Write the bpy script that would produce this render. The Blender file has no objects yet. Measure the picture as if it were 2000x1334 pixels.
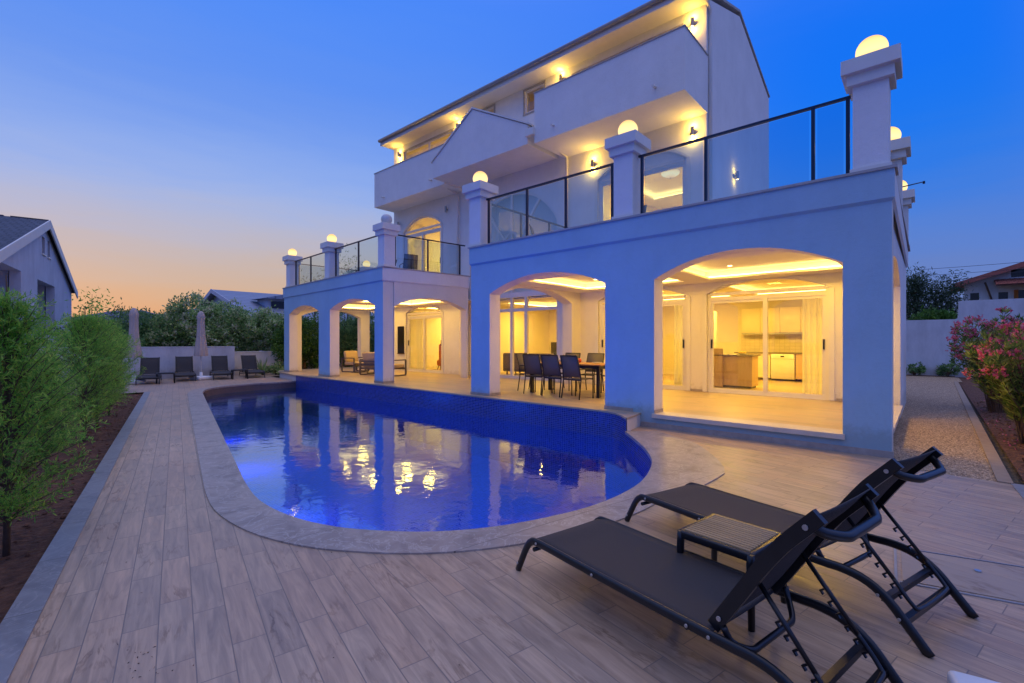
import bpy, bmesh, math, random
import numpy as np
from mathutils import Vector, Matrix
R = math.radians
random.seed(7); rng = np.random.default_rng(7)
scene = bpy.context.scene
COL = scene.collection

# ------------------------------------------------------------------ helpers
def slabs(loops):
    """cut a flat outline with holes into trapezoids (even-odd rule)"""
    ed = [(l[i], l[(i+1) % len(l)]) for l in loops for i in range(len(l))]
    xs = sorted({round(p[0], 6) for l in loops for p in l}); out = []
    for xa, xb in zip(xs[:-1], xs[1:]):
        if xb-xa < 1e-5: continue
        xm = (xa+xb)/2; hit = []
        for p, q in ed:
            if p[0] > q[0]: p, q = q, p
            if p[0] <= xm < q[0]:
                f = lambda x: p[1]+(q[1]-p[1])*(x-p[0])/(q[0]-p[0])
                hit.append((f(xm), f(xa), f(xb)))
        hit.sort()
        for a, b in zip(hit[::2], hit[1::2]):
            out.append([(xa,a[1]),(xb,a[2]),(xb,b[2]),(xa,b[1])])
    return out
class MB:
    """collects shapes, then links them as ONE mesh object"""
    def __init__(s): s.v = []; s.f = []; s.sm = []
    def add(s, vs, fs, smooth=False):
        o = len(s.v); s.v += [tuple(v) for v in vs]
        s.f += [tuple(i + o for i in f) for f in fs]; s.sm += [smooth] * len(fs); return s
    def box(s, x0, x1, y0, y1, z0, z1):
        v = [(x0,y0,z0),(x1,y0,z0),(x1,y1,z0),(x0,y1,z0),(x0,y0,z1),(x1,y0,z1),(x1,y1,z1),(x0,y1,z1)]
        return s.add(v, [(0,3,2,1),(4,5,6,7),(0,1,5,4),(1,2,6,5),(2,3,7,6),(3,0,4,7)])
    def obox(s, o, dx, dy, a0, a1, b0, b1, z0, z1):
        """box in a plan frame: o origin, dx, dy plan directions"""
        P = lambda a, b, z: (o[0]+dx[0]*a+dy[0]*b, o[1]+dx[1]*a+dy[1]*b, z)
        v = [P(a0,b0,z0),P(a1,b0,z0),P(a1,b1,z0),P(a0,b1,z0),P(a0,b0,z1),P(a1,b0,z1),P(a1,b1,z1),P(a0,b1,z1)]
        return s.add(v, [(0,3,2,1),(4,5,6,7),(0,1,5,4),(1,2,6,5),(2,3,7,6),(3,0,4,7)])
    def rbox(s, x0, x1, y0, y1, z0, z1, b=.02, seg=2):
        bm = bmesh.new(); bmesh.ops.create_cube(bm, size=1)
        for v in bm.verts:
            v.co = Vector((x0+(v.co.x+.5)*(x1-x0), y0+(v.co.y+.5)*(y1-y0), z0+(v.co.z+.5)*(z1-z0)))
        bmesh.ops.bevel(bm, geom=bm.edges[:], offset=b, segments=seg, affect='EDGES', profile=.5)
        bm.verts.index_update()
        s.add([v.co.copy() for v in bm.verts], [[v.index for v in f.verts] for f in bm.faces], True); bm.free(); return s
    def bar(s, p, q, w, h=None, up=(0,0,1)):
        """rectangular bar from p to q; w sideways, h along up"""
        h = h or w; p = Vector(p); q = Vector(q); d = (q-p).normalized(); u = Vector(up)
        if abs(d.dot(u)) > .98: u = Vector((1,0,0))
        a = d.cross(u).normalized()*w/2; b = a.cross(d).normalized()*h/2
        v = [p-a-b,p+a-b,p+a+b,p-a+b,q-a-b,q+a-b,q+a+b,q-a+b]
        return s.add(v, [(0,1,2,3),(7,6,5,4),(0,4,5,1),(1,5,6,2),(2,6,7,3),(3,7,4,0)])
    def tube(s, pts, r, n=8, cap=True, flat=None):
        pts = [Vector(p) for p in pts]; rs = r if isinstance(r, (list,tuple)) else [r]*len(pts)
        t0 = (pts[1]-pts[0]).normalized(); u = Vector((0,0,1)) if abs(t0.z) < .9 else Vector((1,0,0))
        a = t0.cross(u).normalized(); vs = []
        for i, p in enumerate(pts):
            t = (pts[min(i+1,len(pts)-1)]-pts[max(i-1,0)]).normalized()
            a = (a - t*a.dot(t)).normalized(); b = t.cross(a)
            for k in range(n):
                an = 2*math.pi*k/n
                c, d = math.cos(an), math.sin(an)
                if flat: c *= flat
                vs.append(p + (a*c+b*d)*rs[i])
        fs = [(i*n+k, i*n+(k+1)%n, (i+1)*n+(k+1)%n, (i+1)*n+k) for i in range(len(pts)-1) for k in range(n)]
        s.add(vs, fs, True)
        if cap:
            m = len(vs); s.add([vs[k] for k in range(n)], [tuple(range(n-1,-1,-1))]); s.add(vs[m-n:], [tuple(range(n))])
        return s
    def lathe(s, prof, c=(0,0,0), n=24, smooth=True, fold=0, nf=8):
        vs = []
        for r, z in prof:
            for k in range(n):
                an = 2*math.pi*k/n; rr = r*(1+fold*math.cos(nf*an)) if fold else r
                vs.append((c[0]+rr*math.cos(an), c[1]+rr*math.sin(an), c[2]+z))
        fs = [(i*n+k, i*n+(k+1)%n, (i+1)*n+(k+1)%n, (i+1)*n+k) for i in range(len(prof)-1) for k in range(n)]
        return s.add(vs, fs, smooth)
    def cyl(s, c, r, z0, z1, n=20):
        return s.lathe([(0.0001,z0),(r,z0),(r,z0),(r,z1),(r,z1),(0.0001,z1)], c, n, False)
    def sphere(s, c, r, n=24, m=14, sz=1):
        return s.lathe([(max(1e-4, r*math.sin(math.pi*i/m)), -r*sz*math.cos(math.pi*i/m)) for i in range(m+1)], c, n)
    def poly(s, pts, z0=None, z1=None, holes=()):
        """flat polygon at z0, or a prism from z0 to z1"""
        loops = [list(pts)] + [list(h) for h in holes]; Q = slabs(loops)
        zt = z0 if z1 is None else z1
        for q in Q:
            s.add([(p[0],p[1],zt) for p in q], [(0,1,2,3)])
            if z1 is not None: s.add([(p[0],p[1],z0) for p in q], [(3,2,1,0)])
        if z1 is not None:
            for l in loops:
                n = len(l)
                s.add([(p[0],p[1],z0) for p in l]+[(p[0],p[1],z1) for p in l], [(i,(i+1)%n,n+(i+1)%n,n+i) for i in range(n)])
        return s
    def wall(s, o, d, nv, t, outer, holes=()):
        """upright slab: (s, z) outline along plan direction d from o, thickness t along plan vector nv"""
        loops = [list(outer)] + [list(h) for h in holes]
        F = lambda p, k: (o[0]+d[0]*p[0]+nv[0]*t*k, o[1]+d[1]*p[0]+nv[1]*t*k, p[1])
        for q in slabs(loops):
            s.add([F(p,0) for p in q], [(0,1,2,3)]); s.add([F(p,1) for p in q], [(3,2,1,0)])
        for l in loops:
            n = len(l)
            s.add([F(p,0) for p in l]+[F(p,1) for p in l], [(i,(i+1)%n,n+(i+1)%n,n+i) for i in range(n)])
        return s
    def reveal(s, mat, test):
        s.rv = (mat, test); return s
    def build(s, name, mat, parent=None, recalc=True, **props):
        me = bpy.data.meshes.new(name); me.from_pydata(s.v, [], s.f); me.update()
        me.polygons.foreach_set('use_smooth', s.sm)
        if recalc:
            bm = bmesh.new(); bm.from_mesh(me); bmesh.ops.remove_doubles(bm, verts=bm.verts[:], dist=1e-5); bmesh.ops.recalc_face_normals(bm, faces=bm.faces[:]); bm.to_mesh(me); bm.free()
        me.materials.append(mat)
        if hasattr(s, 'rv'):        # faces away from the outer face get a second material, without the painted-in light
            me.materials.append(s.rv[0])
            for p in me.polygons: p.material_index = 1 if s.rv[1](p.normal, p.center) else 0
        o = bpy.data.objects.new(name, me); COL.objects.link(o)
        if parent: o.parent = parent
        for k, v in props.items(): o[k] = v
        return o

def thing(name, label, cat, loc=(0,0,0), rz=0, group=None):
    o = bpy.data.objects.new(name, None); COL.objects.link(o); o.empty_display_size = .2
    o.location = loc; o.rotation_euler = (0,0,rz); o['label'] = label; o['category'] = cat
    if group: o['group'] = group
    return o
def tag(o, label, cat, group=None, loc=None, rz=None, scale=None):
    o['label'] = label; o['category'] = cat
    if group: o['group'] = group
    if loc is not None: o.location = loc
    if rz is not None: o.rotation_euler = (0,0,rz)
    if scale is not None: o.scale = (scale,)*3 if not isinstance(scale, tuple) else scale
    return o
def struct(o): o['kind'] = 'structure'; return o
def dup(o, label=None, loc=None, rz=None, scale=None, parent=None):
    c = o.copy(); COL.objects.link(c)
    if parent is not None: c.parent = parent
    if label: c['label'] = label
    if loc is not None: c.location = loc
    if rz is not None: c.rotation_euler = (0,0,rz)
    if scale is not None: c.scale = (scale,)*3 if not isinstance(scale, tuple) else scale
    for ch in [k for k in bpy.data.objects if k.parent == o]: dup(ch, parent=c)
    return c
def arc(s0, s1, zs, za, n=18):
    """segmental arch from (s0,zs) over the apex height za to (s1,zs)"""
    h = za-zs; w = abs(s1-s0)/2; r = (w*w+h*h)/(2*h); c = (s0+s1)/2; a0 = math.asin(min(1,w/r))
    sg = 1 if s1 > s0 else -1
    return [(c + sg*r*math.sin(-a0+2*a0*i/n), za-r+r*math.cos(-a0+2*a0*i/n)) for i in range(n+1)]
def spline(pts, k=5, closed=False):
    out = []; n = len(pts)
    for i in range(n-1):
        p0, p1, p2, p3 = (Vector(pts[max(i-1,0)]), Vector(pts[i]), Vector(pts[i+1]), Vector(pts[min(i+2,n-1)]))
        for j in range(k):
            t = j/k
            out.append(tuple(.5*((2*p1)+(p2-p0)*t+(2*p0-5*p1+4*p2-p3)*t*t+(3*p1-p0-3*p2+p3)*t**3)))
    out.append(tuple(pts[-1])); return out

# ------------------------------------------------------------------ materials
def new_mat(name):
    m = bpy.data.materials.new(name); m.use_nodes = True; nt = m.node_tree
    b = nt.nodes['Principled BSDF']; return m, nt, b
def N(nt, t, **kw):
    n = nt.nodes.new(t)
    for k, v in kw.items():
        if k in n.inputs: n.inputs[k].default_value = v
        else: setattr(n, k, v)
    return n
def noise(nt, scale, detail=4, rough=.6, vec=None):
    n = N(nt, 'ShaderNodeTexNoise'); n.inputs['Scale'].default_value = scale; n.inputs['Detail'].default_value = detail
    n.inputs['Roughness'].default_value = rough
    if vec is not None: nt.links.new(vec, n.inputs['Vector'])
    return n
def ramp(nt, fac, stops):
    r = N(nt, 'ShaderNodeValToRGB'); e = r.color_ramp.elements
    while len(e) < len(stops): e.new(.5)
    for i, (p, c) in enumerate(stops):
        e[i].position = p; e[i].color = (*c, 1) if len(c) == 3 else c
    nt.links.new(fac, r.inputs['Fac']); return r
def objco(nt):
    return N(nt, 'ShaderNodeTexCoord').outputs['Object']
def bump(nt, b, h, strength, dist=.01):
    n = N(nt, 'ShaderNodeBump'); n.inputs['Strength'].default_value = strength; n.inputs['Distance'].default_value = dist
    nt.links.new(h, n.inputs['Height']); nt.links.new(n.outputs['Normal'], b.inputs['Normal']); return n
def mat_plain(name, col, rough=.6, var=.08, scale=6, metal=0, bmp=0, bscale=80, spec=None, coat=0):
    m, nt, b = new_mat(name); co = objco(nt)
    n = noise(nt, scale, 5, .6, co)
    lo = tuple(max(0, c*(1-var)) for c in col); hi = tuple(c*(1+var) for c in col)
    r = ramp(nt, n.outputs['Fac'], [(.3, lo), (.7, hi)])
    nt.links.new(r.outputs['Color'], b.inputs['Base Color'])
    b.inputs['Roughness'].default_value = rough; b.inputs['Metallic'].default_value = metal
    if spec is not None: b.inputs['Specular IOR Level'].default_value = spec
    if coat: b.inputs['Coat Weight'].default_value = coat
    if bmp:
        n2 = noise(nt, bscale, 3, .6, co); bump(nt, b, n2.outputs['Fac'], bmp)
    return m
def mat_emit(name, col, strength):
    m = bpy.data.materials.new(name); m.use_nodes = True; nt = m.node_tree; nt.nodes.clear()
    e = N(nt, 'ShaderNodeEmission'); e.inputs['Color'].default_value = (*col,1); e.inputs['Strength'].default_value = strength
    o = N(nt, 'ShaderNodeOutputMaterial'); nt.links.new(e.outputs[0], o.inputs[0]); return m
def mat_stucco(name, col, var=.06, stain=.035):
    m, nt, b = new_mat(name); co = objco(nt)
    n = noise(nt, .9, 6, .65, co)
    mp = N(nt, 'ShaderNodeMapping'); mp.inputs['Scale'].default_value = (1.6,1.6,.5); nt.links.new(co, mp.inputs['Vector'])
    st = noise(nt, 1.3, 5, .7, mp.outputs[0])
    r = ramp(nt, n.outputs['Fac'], [(.3, tuple(c*(1-var) for c in col)), (.7, tuple(min(1,c*(1+var)) for c in col))])
    r2 = ramp(nt, st.outputs['Fac'], [(.35, (1-stain,)*3), (.6, (1,1,1))])
    mx = N(nt, 'ShaderNodeMixRGB', blend_type='MULTIPLY'); mx.inputs['Fac'].default_value = 1
    nt.links.new(r.outputs[0], mx.inputs[1]); nt.links.new(r2.outputs[0], mx.inputs[2])
    sp = N(nt, 'ShaderNodeSeparateXYZ'); nt.links.new(co, sp.inputs[0])
    dn_ = noise(nt, 7, 5, .7, co); dz = N(nt, 'ShaderNodeMath', operation='MULTIPLY_ADD'); nt.links.new(dn_.outputs['Fac'], dz.inputs[0]); dz.inputs[1].default_value = -.5; nt.links.new(sp.outputs[2], dz.inputs[2])
    dr = ramp(nt, dz.outputs[0], [(0, (.80,.77,.73)), (.16, (1,1,1))])
    cm = N(nt, 'ShaderNodeMapping'); cm.inputs['Scale'].default_value = (1,1,.6); nt.links.new(co, cm.inputs['Vector'])
    cr_ = noise(nt, .8, 9, .75, cm.outputs[0]); cr_.inputs['Distortion'].default_value = .4
    crk = ramp(nt, cr_.outputs['Fac'], [(.494, (1,1,1)), (.4995, (.90,.89,.88)), (.5005, (.90,.89,.88)), (.506, (1,1,1))])
    m5 = N(nt, 'ShaderNodeMixRGB', blend_type='MULTIPLY'); m5.inputs['Fac'].default_value = 1; nt.links.new(mx.outputs[0], m5.inputs[1]); nt.links.new(dr.outputs[0], m5.inputs[2])
    m6 = N(nt, 'ShaderNodeMixRGB', blend_type='MULTIPLY'); m6.inputs['Fac'].default_value = .6; nt.links.new(m5.outputs[0], m6.inputs[1]); nt.links.new(crk.outputs[0], m6.inputs[2]); mx = m6
    nt.links.new(mx.outputs[0], b.inputs['Base Color']); b.inputs['Roughness'].default_value = .88
    t2 = noise(nt, 14, 4, .6, co)
    g = noise(nt, 95, 4, .7, co); ga = N(nt, 'ShaderNodeMath', operation='MULTIPLY_ADD'); nt.links.new(t2.outputs['Fac'], ga.inputs[0]); ga.inputs[1].default_value = 1.6; nt.links.new(g.outputs['Fac'], ga.inputs[2])
    bump(nt, b, ga.outputs[0], .42, .007)
    return m
def schlick(nt, f0, normal=None, ex=5):
    lw = N(nt, 'ShaderNodeLayerWeight'); lw.inputs['Blend'].default_value = .5
    if normal is not None: nt.links.new(normal, lw.inputs['Normal'])
    p = N(nt, 'ShaderNodeMath', operation='POWER'); nt.links.new(lw.outputs['Facing'], p.inputs[0]); p.inputs[1].default_value = ex
    q = N(nt, 'ShaderNodeMath', operation='MULTIPLY_ADD'); q.use_clamp = True; nt.links.new(p.outputs[0], q.inputs[0]); q.inputs[1].default_value = 1-f0; q.inputs[2].default_value = f0
    return q.outputs[0]
def mat_glass(name, tint=(.93,.97,1), ior=1.5, rough=0.0):
    m = bpy.data.materials.new(name); m.use_nodes = True; nt = m.node_tree; nt.nodes.clear()
    t = N(nt, 'ShaderNodeBsdfTransparent'); t.inputs['Color'].default_value = (*tint,1)
    g = N(nt, 'ShaderNodeBsdfGlossy'); g.inputs['Roughness'].default_value = rough
    f = schlick(nt, 2*((ior-1)/(ior+1))**2)
    x = N(nt, 'ShaderNodeMixShader'); o = N(nt, 'ShaderNodeOutputMaterial')
    nt.links.new(f, x.inputs[0]); nt.links.new(t.outputs[0], x.inputs[1]); nt.links.new(g.outputs[0], x.inputs[2])
    nt.links.new(x.outputs[0], o.inputs[0]); return m

DK = R(167.2957788)            # direction of the deck boards in plan
M = {}
M['stucco'] = mat_stucco('white_stucco', (.82,.81,.79))
M['wing'] = mat_stucco('blue_lit_wing_render', (.37,.55,.66))  # white render with the blue light on the wing fronts painted into its colour
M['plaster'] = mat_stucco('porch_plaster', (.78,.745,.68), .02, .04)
M['infill'] = mat_plain('painted_sky_reflection', (.55,.66,.72), .8, .03, 4)  # pale blue stands in for the sky mirrored in the stair window
M['room'] = mat_plain('room_paint', (.78,.72,.60), .8, .03, 2)
M['ceil'] = mat_plain('ceiling_paint', (.82,.79,.72), .85, .02, 2)
M['trim'] = mat_plain('painted_trim', (.76,.74,.69), .7, .03, 4)
M['pvc'] = mat_plain('white_window_frame', (.78,.75,.70), .35, .02, 4)
M['gutter'] = mat_plain('grey_metal_gutter', (.30,.31,.33), .45, .08, 5, .3)
M['coping_dark'] = mat_plain('weathered_parapet_coping', (.42,.40,.38), .8, .12, 8)
M['skirt'] = mat_plain('stone_skirting', (.36,.31,.27), .6, .15, 9)
M['slab'] = mat_plain('cream_stone_slab', (.62,.55,.45), .45, .08, 5)
M['navy'] = mat_plain('dark_blue_painted_metal', (.018,.026,.05), .35, .2, 8, .3)
M['black'] = mat_plain('black_metal_frame', (.009,.0095,.0115), .32, .25, 14, .0, .05, 120)
M['bolt'] = mat_plain('steel_bolt', (.55,.55,.56), .3, .05, 30, .9)
M['steel'] = mat_plain('brushed_steel', (.5,.5,.5), .35, .05, 30, .8)
M['fabric_dark'] = mat_plain('charcoal_sling_fabric', (.035,.032,.034), .75, .15, 200, 0, .3, 400)
M['fabric_grey'] = mat_plain('grey_mesh_fabric', (.11,.10,.105), .7, .12, 120, 0, .2, 300)
M['cushion'] = mat_plain('tan_cushion_fabric', (.52,.40,.25), .9, .08, 20, 0, .2, 200)
M['orange'] = mat_plain('orange_upholstery', (.55,.17,.03), .85, .1, 15, 0, .2, 200)
M['greysofa'] = mat_plain('grey_upholstery', (.20,.17,.14), .9, .12, 15, 0, .2, 200)
M['curtain'] = None
M['cream_canvas'] = mat_plain('cream_canvas', (.52,.43,.38), .9, .08, 8, 0, .2, 150)
M['white_plastic'] = mat_plain('white_plastic', (.75,.77,.8), .4, .03, 5)
M['granite'] = mat_plain('speckled_granite', (.20,.17,.14), .25, .5, 60)
M['appliance'] = mat_plain('white_appliance', (.78,.76,.72), .3, .02, 4)
M['dark_glass'] = mat_plain('dark_screen', (.02,.018,.017), .12, .1, 4)
M['beige_cab'] = mat_plain('beige_cabinet', (.76,.68,.54), .45, .04, 4)
M['fruit'] = mat_plain('fruit', (.75,.55,.05), .5, .3, 12)
M['redfruit'] = mat_plain('red_fruit', (.55,.07,.03), .4, .2, 12)
M['bottle'] = mat_plain('dark_bottle', (.03,.05,.02), .1, .2, 8)
M['glass'] = mat_glass('window_glass', (.96,.98,.97), 1.42)
M['railglass'] = mat_glass('railing_glass', (.64,.80,.90), 1.9)
M['trunk'] = mat_plain('brown_bark', (.12,.075,.045), .9, .3, 25, 0, .5, 60)
M['paleball'] = mat_plain('unlit_lamp_globe', (.62,.62,.64), .35, .03, 4)
M['lamp_metal'] = mat_plain('lamp_metal', (.45,.42,.38), .35, .05, 8, .6)
WARM = (1,.58,.075)
M['globe'] = mat_emit('lit_globe', (1,.64,.25), 1.5)
nt_ = M['globe'].node_tree; tc_ = N(nt_, 'ShaderNodeTexCoord'); sx_ = N(nt_, 'ShaderNodeSeparateXYZ'); nt_.links.new(tc_.outputs['Generated'], sx_.inputs[0])
rg_ = ramp(nt_, sx_.outputs[2], [(0,(1,.52,.16)),(.35,(1,.74,.36)),(.6,(1,.70,.30)),(1,(.85,.46,.16))]); nt_.links.new(rg_.outputs[0], nt_.nodes['Emission'].inputs['Color'])
M['cove'] = mat_emit('cove_strip_light', (1,.66,.18), 15)
M['bulb'] = mat_emit('warm_bulb', (1,.66,.26), 9)
M['poolbulb'] = mat_emit('underwater_lamp', (.05,.35,1), 10)

def wood(name, c1, c2, axis_scale=(1,12,12), rough=.5):
    m, nt, b = new_mat(name); co = objco(nt); mp = N(nt, 'ShaderNodeMapping'); mp.inputs['Scale'].default_value = axis_scale
    nt.links.new(co, mp.inputs['Vector']); n = noise(nt, 3, 6, .65, mp.outputs[0])
    r = ramp(nt, n.outputs['Fac'], [(.3, c1), (.7, c2)]); nt.links.new(r.outputs[0], b.inputs['Base Color'])
    b.inputs['Roughness'].default_value = rough; bump(nt, b, n.outputs['Fac'], .15); return m
M['teak'] = wood('teak_table_top', (.30,.14,.05), (.50,.26,.09))
M['island'] = wood('light_wood_panel', (.50,.34,.18), (.62,.44,.25), (8,8,.7))
M['slat'] = wood('tan_slats', (.36,.23,.105), (.50,.33,.16), (1,10,10), .6)

def mat_tiles(name, rot, bw, bh, c_lo, c_hi, grout, offset=.34, rough=.5, grain=1.0, msize=.0028, bmp=.5):
    """wood-look porcelain planks laid in a running bond"""
    m, nt, b = new_mat(name); co = objco(nt)
    mp = N(nt, 'ShaderNodeMapping'); mp.inputs['Rotation'].default_value = (0,0,rot); nt.links.new(co, mp.inputs['Vector'])
    br = N(nt, 'ShaderNodeTexBrick'); br.offset = offset; br.offset_frequency = 2
    for k, v in dict(Scale=1, **{'Mortar Size':msize,'Mortar Smooth':.15,'Bias':0,'Brick Width':bw,'Row Height':bh}).items(): br.inputs[k].default_value = v
    br.inputs['Color1'].default_value = (0,0,0,1); br.inputs['Color2'].default_value = (1,1,1,1); br.inputs['Mortar'].default_value = (.5,.5,.5,1)
    nt.links.new(mp.outputs[0], br.inputs['Vector'])
    sep = N(nt, 'ShaderNodeSeparateColor'); nt.links.new(br.outputs['Color'], sep.inputs[0])
    sh = N(nt, 'ShaderNodeVectorMath', operation='SCALE'); sh.inputs[0].default_value = (17.3, 9.1, 4.7); nt.links.new(sep.outputs[0], sh.inputs['Scale'])
    ad = N(nt, 'ShaderNodeVectorMath', operation='ADD'); nt.links.new(mp.outputs[0], ad.inputs[0]); nt.links.new(sh.outputs[0], ad.inputs[1])
    st = N(nt, 'ShaderNodeMapping'); st.inputs['Scale'].default_value = (1.3, 13, 1); nt.links.new(ad.outputs[0], st.inputs['Vector'])
    g1 = noise(nt, 1.6, 7, .62, st.outputs[0]); g1.inputs['Distortion'].default_value = .9
    cl = noise(nt, 2.3, 4, .6, ad.outputs[0])
    crk = N(nt, 'ShaderNodeMapping'); crk.inputs['Scale'].default_value = (.9, 5, 1); nt.links.new(ad.outputs[0], crk.inputs['Vector'])
    g2 = noise(nt, 1.4, 5, .6, crk.outputs[0]); g2.inputs['Distortion'].default_value = 1.6
    mid = tuple((a+c)/2 for a, c in zip(c_lo, c_hi))
    r = ramp(nt, g1.outputs['Fac'], [(.28, c_lo), (.5, mid), (.72, c_hi)])
    tint = ramp(nt, sep.outputs[0], [(0, (.80,.80,.82)), (.5, (1,.98,.95)), (1, (1.0,.92,.86))])
    m1 = N(nt, 'ShaderNodeMixRGB', blend_type='MULTIPLY'); m1.inputs['Fac'].default_value = .9
    nt.links.new(r.outputs[0], m1.inputs[1]); nt.links.new(tint.outputs[0], m1.inputs[2])
    vein = ramp(nt, g2.outputs['Fac'], [(.455, (1,1,1)), (.485, (.45,.38,.33)), (.50, (.5,.42,.36)), (.53, (1,1,1))])
    mask = ramp(nt, cl.outputs['Fac'], [(.50, (0,0,0)), (.66, (grain*.75,)*3)])
    m2 = N(nt, 'ShaderNodeMixRGB', blend_type='MULTIPLY'); nt.links.new(mask.outputs[0], m2.inputs['Fac'])
    nt.links.new(m1.outputs[0], m2.inputs[1]); nt.links.new(vein.outputs[0], m2.inputs[2])
    big = noise(nt, .55, 4, .6, mp.outputs[0]); bigr = ramp(nt, big.outputs['Fac'], [(.35, (.82,.82,.84)), (.65, (1,1,1))])
    m4 = N(nt, 'ShaderNodeMixRGB', blend_type='MULTIPLY'); m4.inputs['Fac'].default_value = 1
    nt.links.new(m2.outputs[0], m4.inputs[1]); nt.links.new(bigr.outputs[0], m4.inputs[2])
    m3 = N(nt, 'ShaderNodeMixRGB'); nt.links.new(br.outputs['Fac'], m3.inputs['Fac']); nt.links.new(m4.outputs[0], m3.inputs[1]); m3.inputs[2].default_value = (*grout,1)
    nt.links.new(m3.outputs[0], b.inputs['Base Color'])
    rr = ramp(nt, g1.outputs['Fac'], [(.3, (rough-.08,)*3), (.7, (rough+.12,)*3)]); nt.links.new(rr.outputs[0], b.inputs['Roughness'])
    inv = N(nt, 'ShaderNodeMath', operation='SUBTRACT'); inv.inputs[0].default_value = 1; nt.links.new(br.outputs['Fac'], inv.inputs[1])
    bump(nt, b, inv.outputs[0], bmp, .003)
    return m
M['deck'] = mat_tiles('wood_look_deck_tiles', -DK, .65, .151, (.34,.24,.16), (.65,.48,.325), (.22,.17,.135), rough=.40)
M['porchtile'] = mat_tiles('cream_porch_tiles', 0, .9, .18, (.50,.385,.235), (.60,.475,.30), (.42,.33,.21), .5, .35, .2, .0025, .25)

def mat_marble(name, lo, hi, vein, joint=0, rot=0):
    m, nt, b = new_mat(name); co = objco(nt)
    n = noise(nt, 2.2, 8, .65, co); n.inputs['Distortion'].default_value = 1.2
    r = ramp(nt, n.outputs['Fac'], [(.3, lo), (.55, hi), (.75, tuple(c*.9 for c in hi))])
    v = noise(nt, 3.1, 6, .6, co); v.inputs['Distortion'].default_value = 2.4
    vr = ramp(nt, v.outputs['Fac'], [(.47, (0,0,0)), (.497, (1,1,1)), (.503, (1,1,1)), (.52, (0,0,0))])
    sc = N(nt, 'ShaderNodeMath', operation='MULTIPLY'); nt.links.new(vr.outputs[0], sc.inputs[0]); sc.inputs[1].default_value = .55
    mx = N(nt, 'ShaderNodeMixRGB'); nt.links.new(sc.outputs[0], mx.inputs['Fac']); nt.links.new(r.outputs[0], mx.inputs[1]); mx.inputs[2].default_value = (*vein,1)
    out = mx.outputs[0]
    if joint:
        mp = N(nt, 'ShaderNodeMapping'); mp.inputs['Rotation'].default_value = (0,0,rot); nt.links.new(co, mp.inputs['Vector'])
        br = N(nt, 'ShaderNodeTexBrick'); br.offset = 0
        for k, w in {'Scale':1,'Mortar Size':.003,'Mortar Smooth':.1,'Bias':0,'Brick Width':joint,'Row Height':50}.items(): br.inputs[k].default_value = w
        nt.links.new(mp.outputs[0], br.inputs['Vector'])
        m3 = N(nt, 'ShaderNodeMixRGB'); nt.links.new(br.outputs['Fac'], m3.inputs['Fac']); nt.links.new(out, m3.inputs[1]); m3.inputs[2].default_value = (.10,.09,.08,1); out = m3.outputs[0]
    nt.links.new(out, b.inputs['Base Color']); b.inputs['Roughness'].default_value = .42
    bump(nt, b, n.outputs['Fac'], .08); return m
M['coping'] = mat_marble('grey_marble_coping', (.20,.165,.145), (.36,.30,.26), (.55,.50,.46), .9, -DK)
M['border'] = mat_marble('blue_grey_border_stone', (.15,.15,.165), (.25,.25,.26), (.35,.34,.34), .8, -DK)

def mat_mosaic(name, c1, c2, grout, size=.028, vertical=True):
    m, nt, b = new_mat(name)
    tc = N(nt, 'ShaderNodeTexCoord'); vec = tc.outputs['Object']
    if vertical:   # unroll: along the wall in x+y, upward in z
        sp = N(nt, 'ShaderNodeSeparateXYZ'); nt.links.new(vec, sp.inputs[0])
        a = N(nt, 'ShaderNodeMath', operation='SUBTRACT'); nt.links.new(sp.outputs[0], a.inputs[0]); nt.links.new(sp.outputs[1], a.inputs[1])
        cb = N(nt, 'ShaderNodeCombineXYZ'); nt.links.new(a.outputs[0], cb.inputs[0]); nt.links.new(sp.outputs[2], cb.inputs[1]); vec = cb.outputs[0]
    br = N(nt, 'ShaderNodeTexBrick'); br.offset = .0
    for k, w in {'Scale':1,'Mortar Size':.0042,'Mortar Smooth':.2,'Bias':0,'Brick Width':size*(1.5 if vertical else 1),'Row Height':size}.items(): br.inputs[k].default_value = w
    br.inputs['Color1'].default_value = (*c1,1); br.inputs['Color2'].default_value = (*c2,1); br.inputs['Mortar'].default_value = (*grout,1)
    nt.links.new(vec, br.inputs['Vector']); nt.links.new(br.outputs['Color'], b.inputs['Base Color'])
    b.inputs['Roughness'].default_value = .25
    inv = N(nt, 'ShaderNodeMath', operation='SUBTRACT'); inv.inputs[0].default_value = 1; nt.links.new(br.outputs['Fac'], inv.inputs[1]); bump(nt, b, inv.outputs[0], .5, .003)
    return m
M['mosaic'] = mat_mosaic('cobalt_glass_mosaic', (.006,.014,.13), (.018,.045,.33), (.16,.20,.38), .036)
M['mosaic_floor'] = mat_mosaic('cobalt_floor_mosaic', (.006,.04,.36), (.015,.085,.62), (.10,.22,.7), .05, False)
M['rim'] = mat_mosaic('brown_rim_mosaic', (.10,.07,.06), (.16,.11,.09), (.2,.16,.14))

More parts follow.
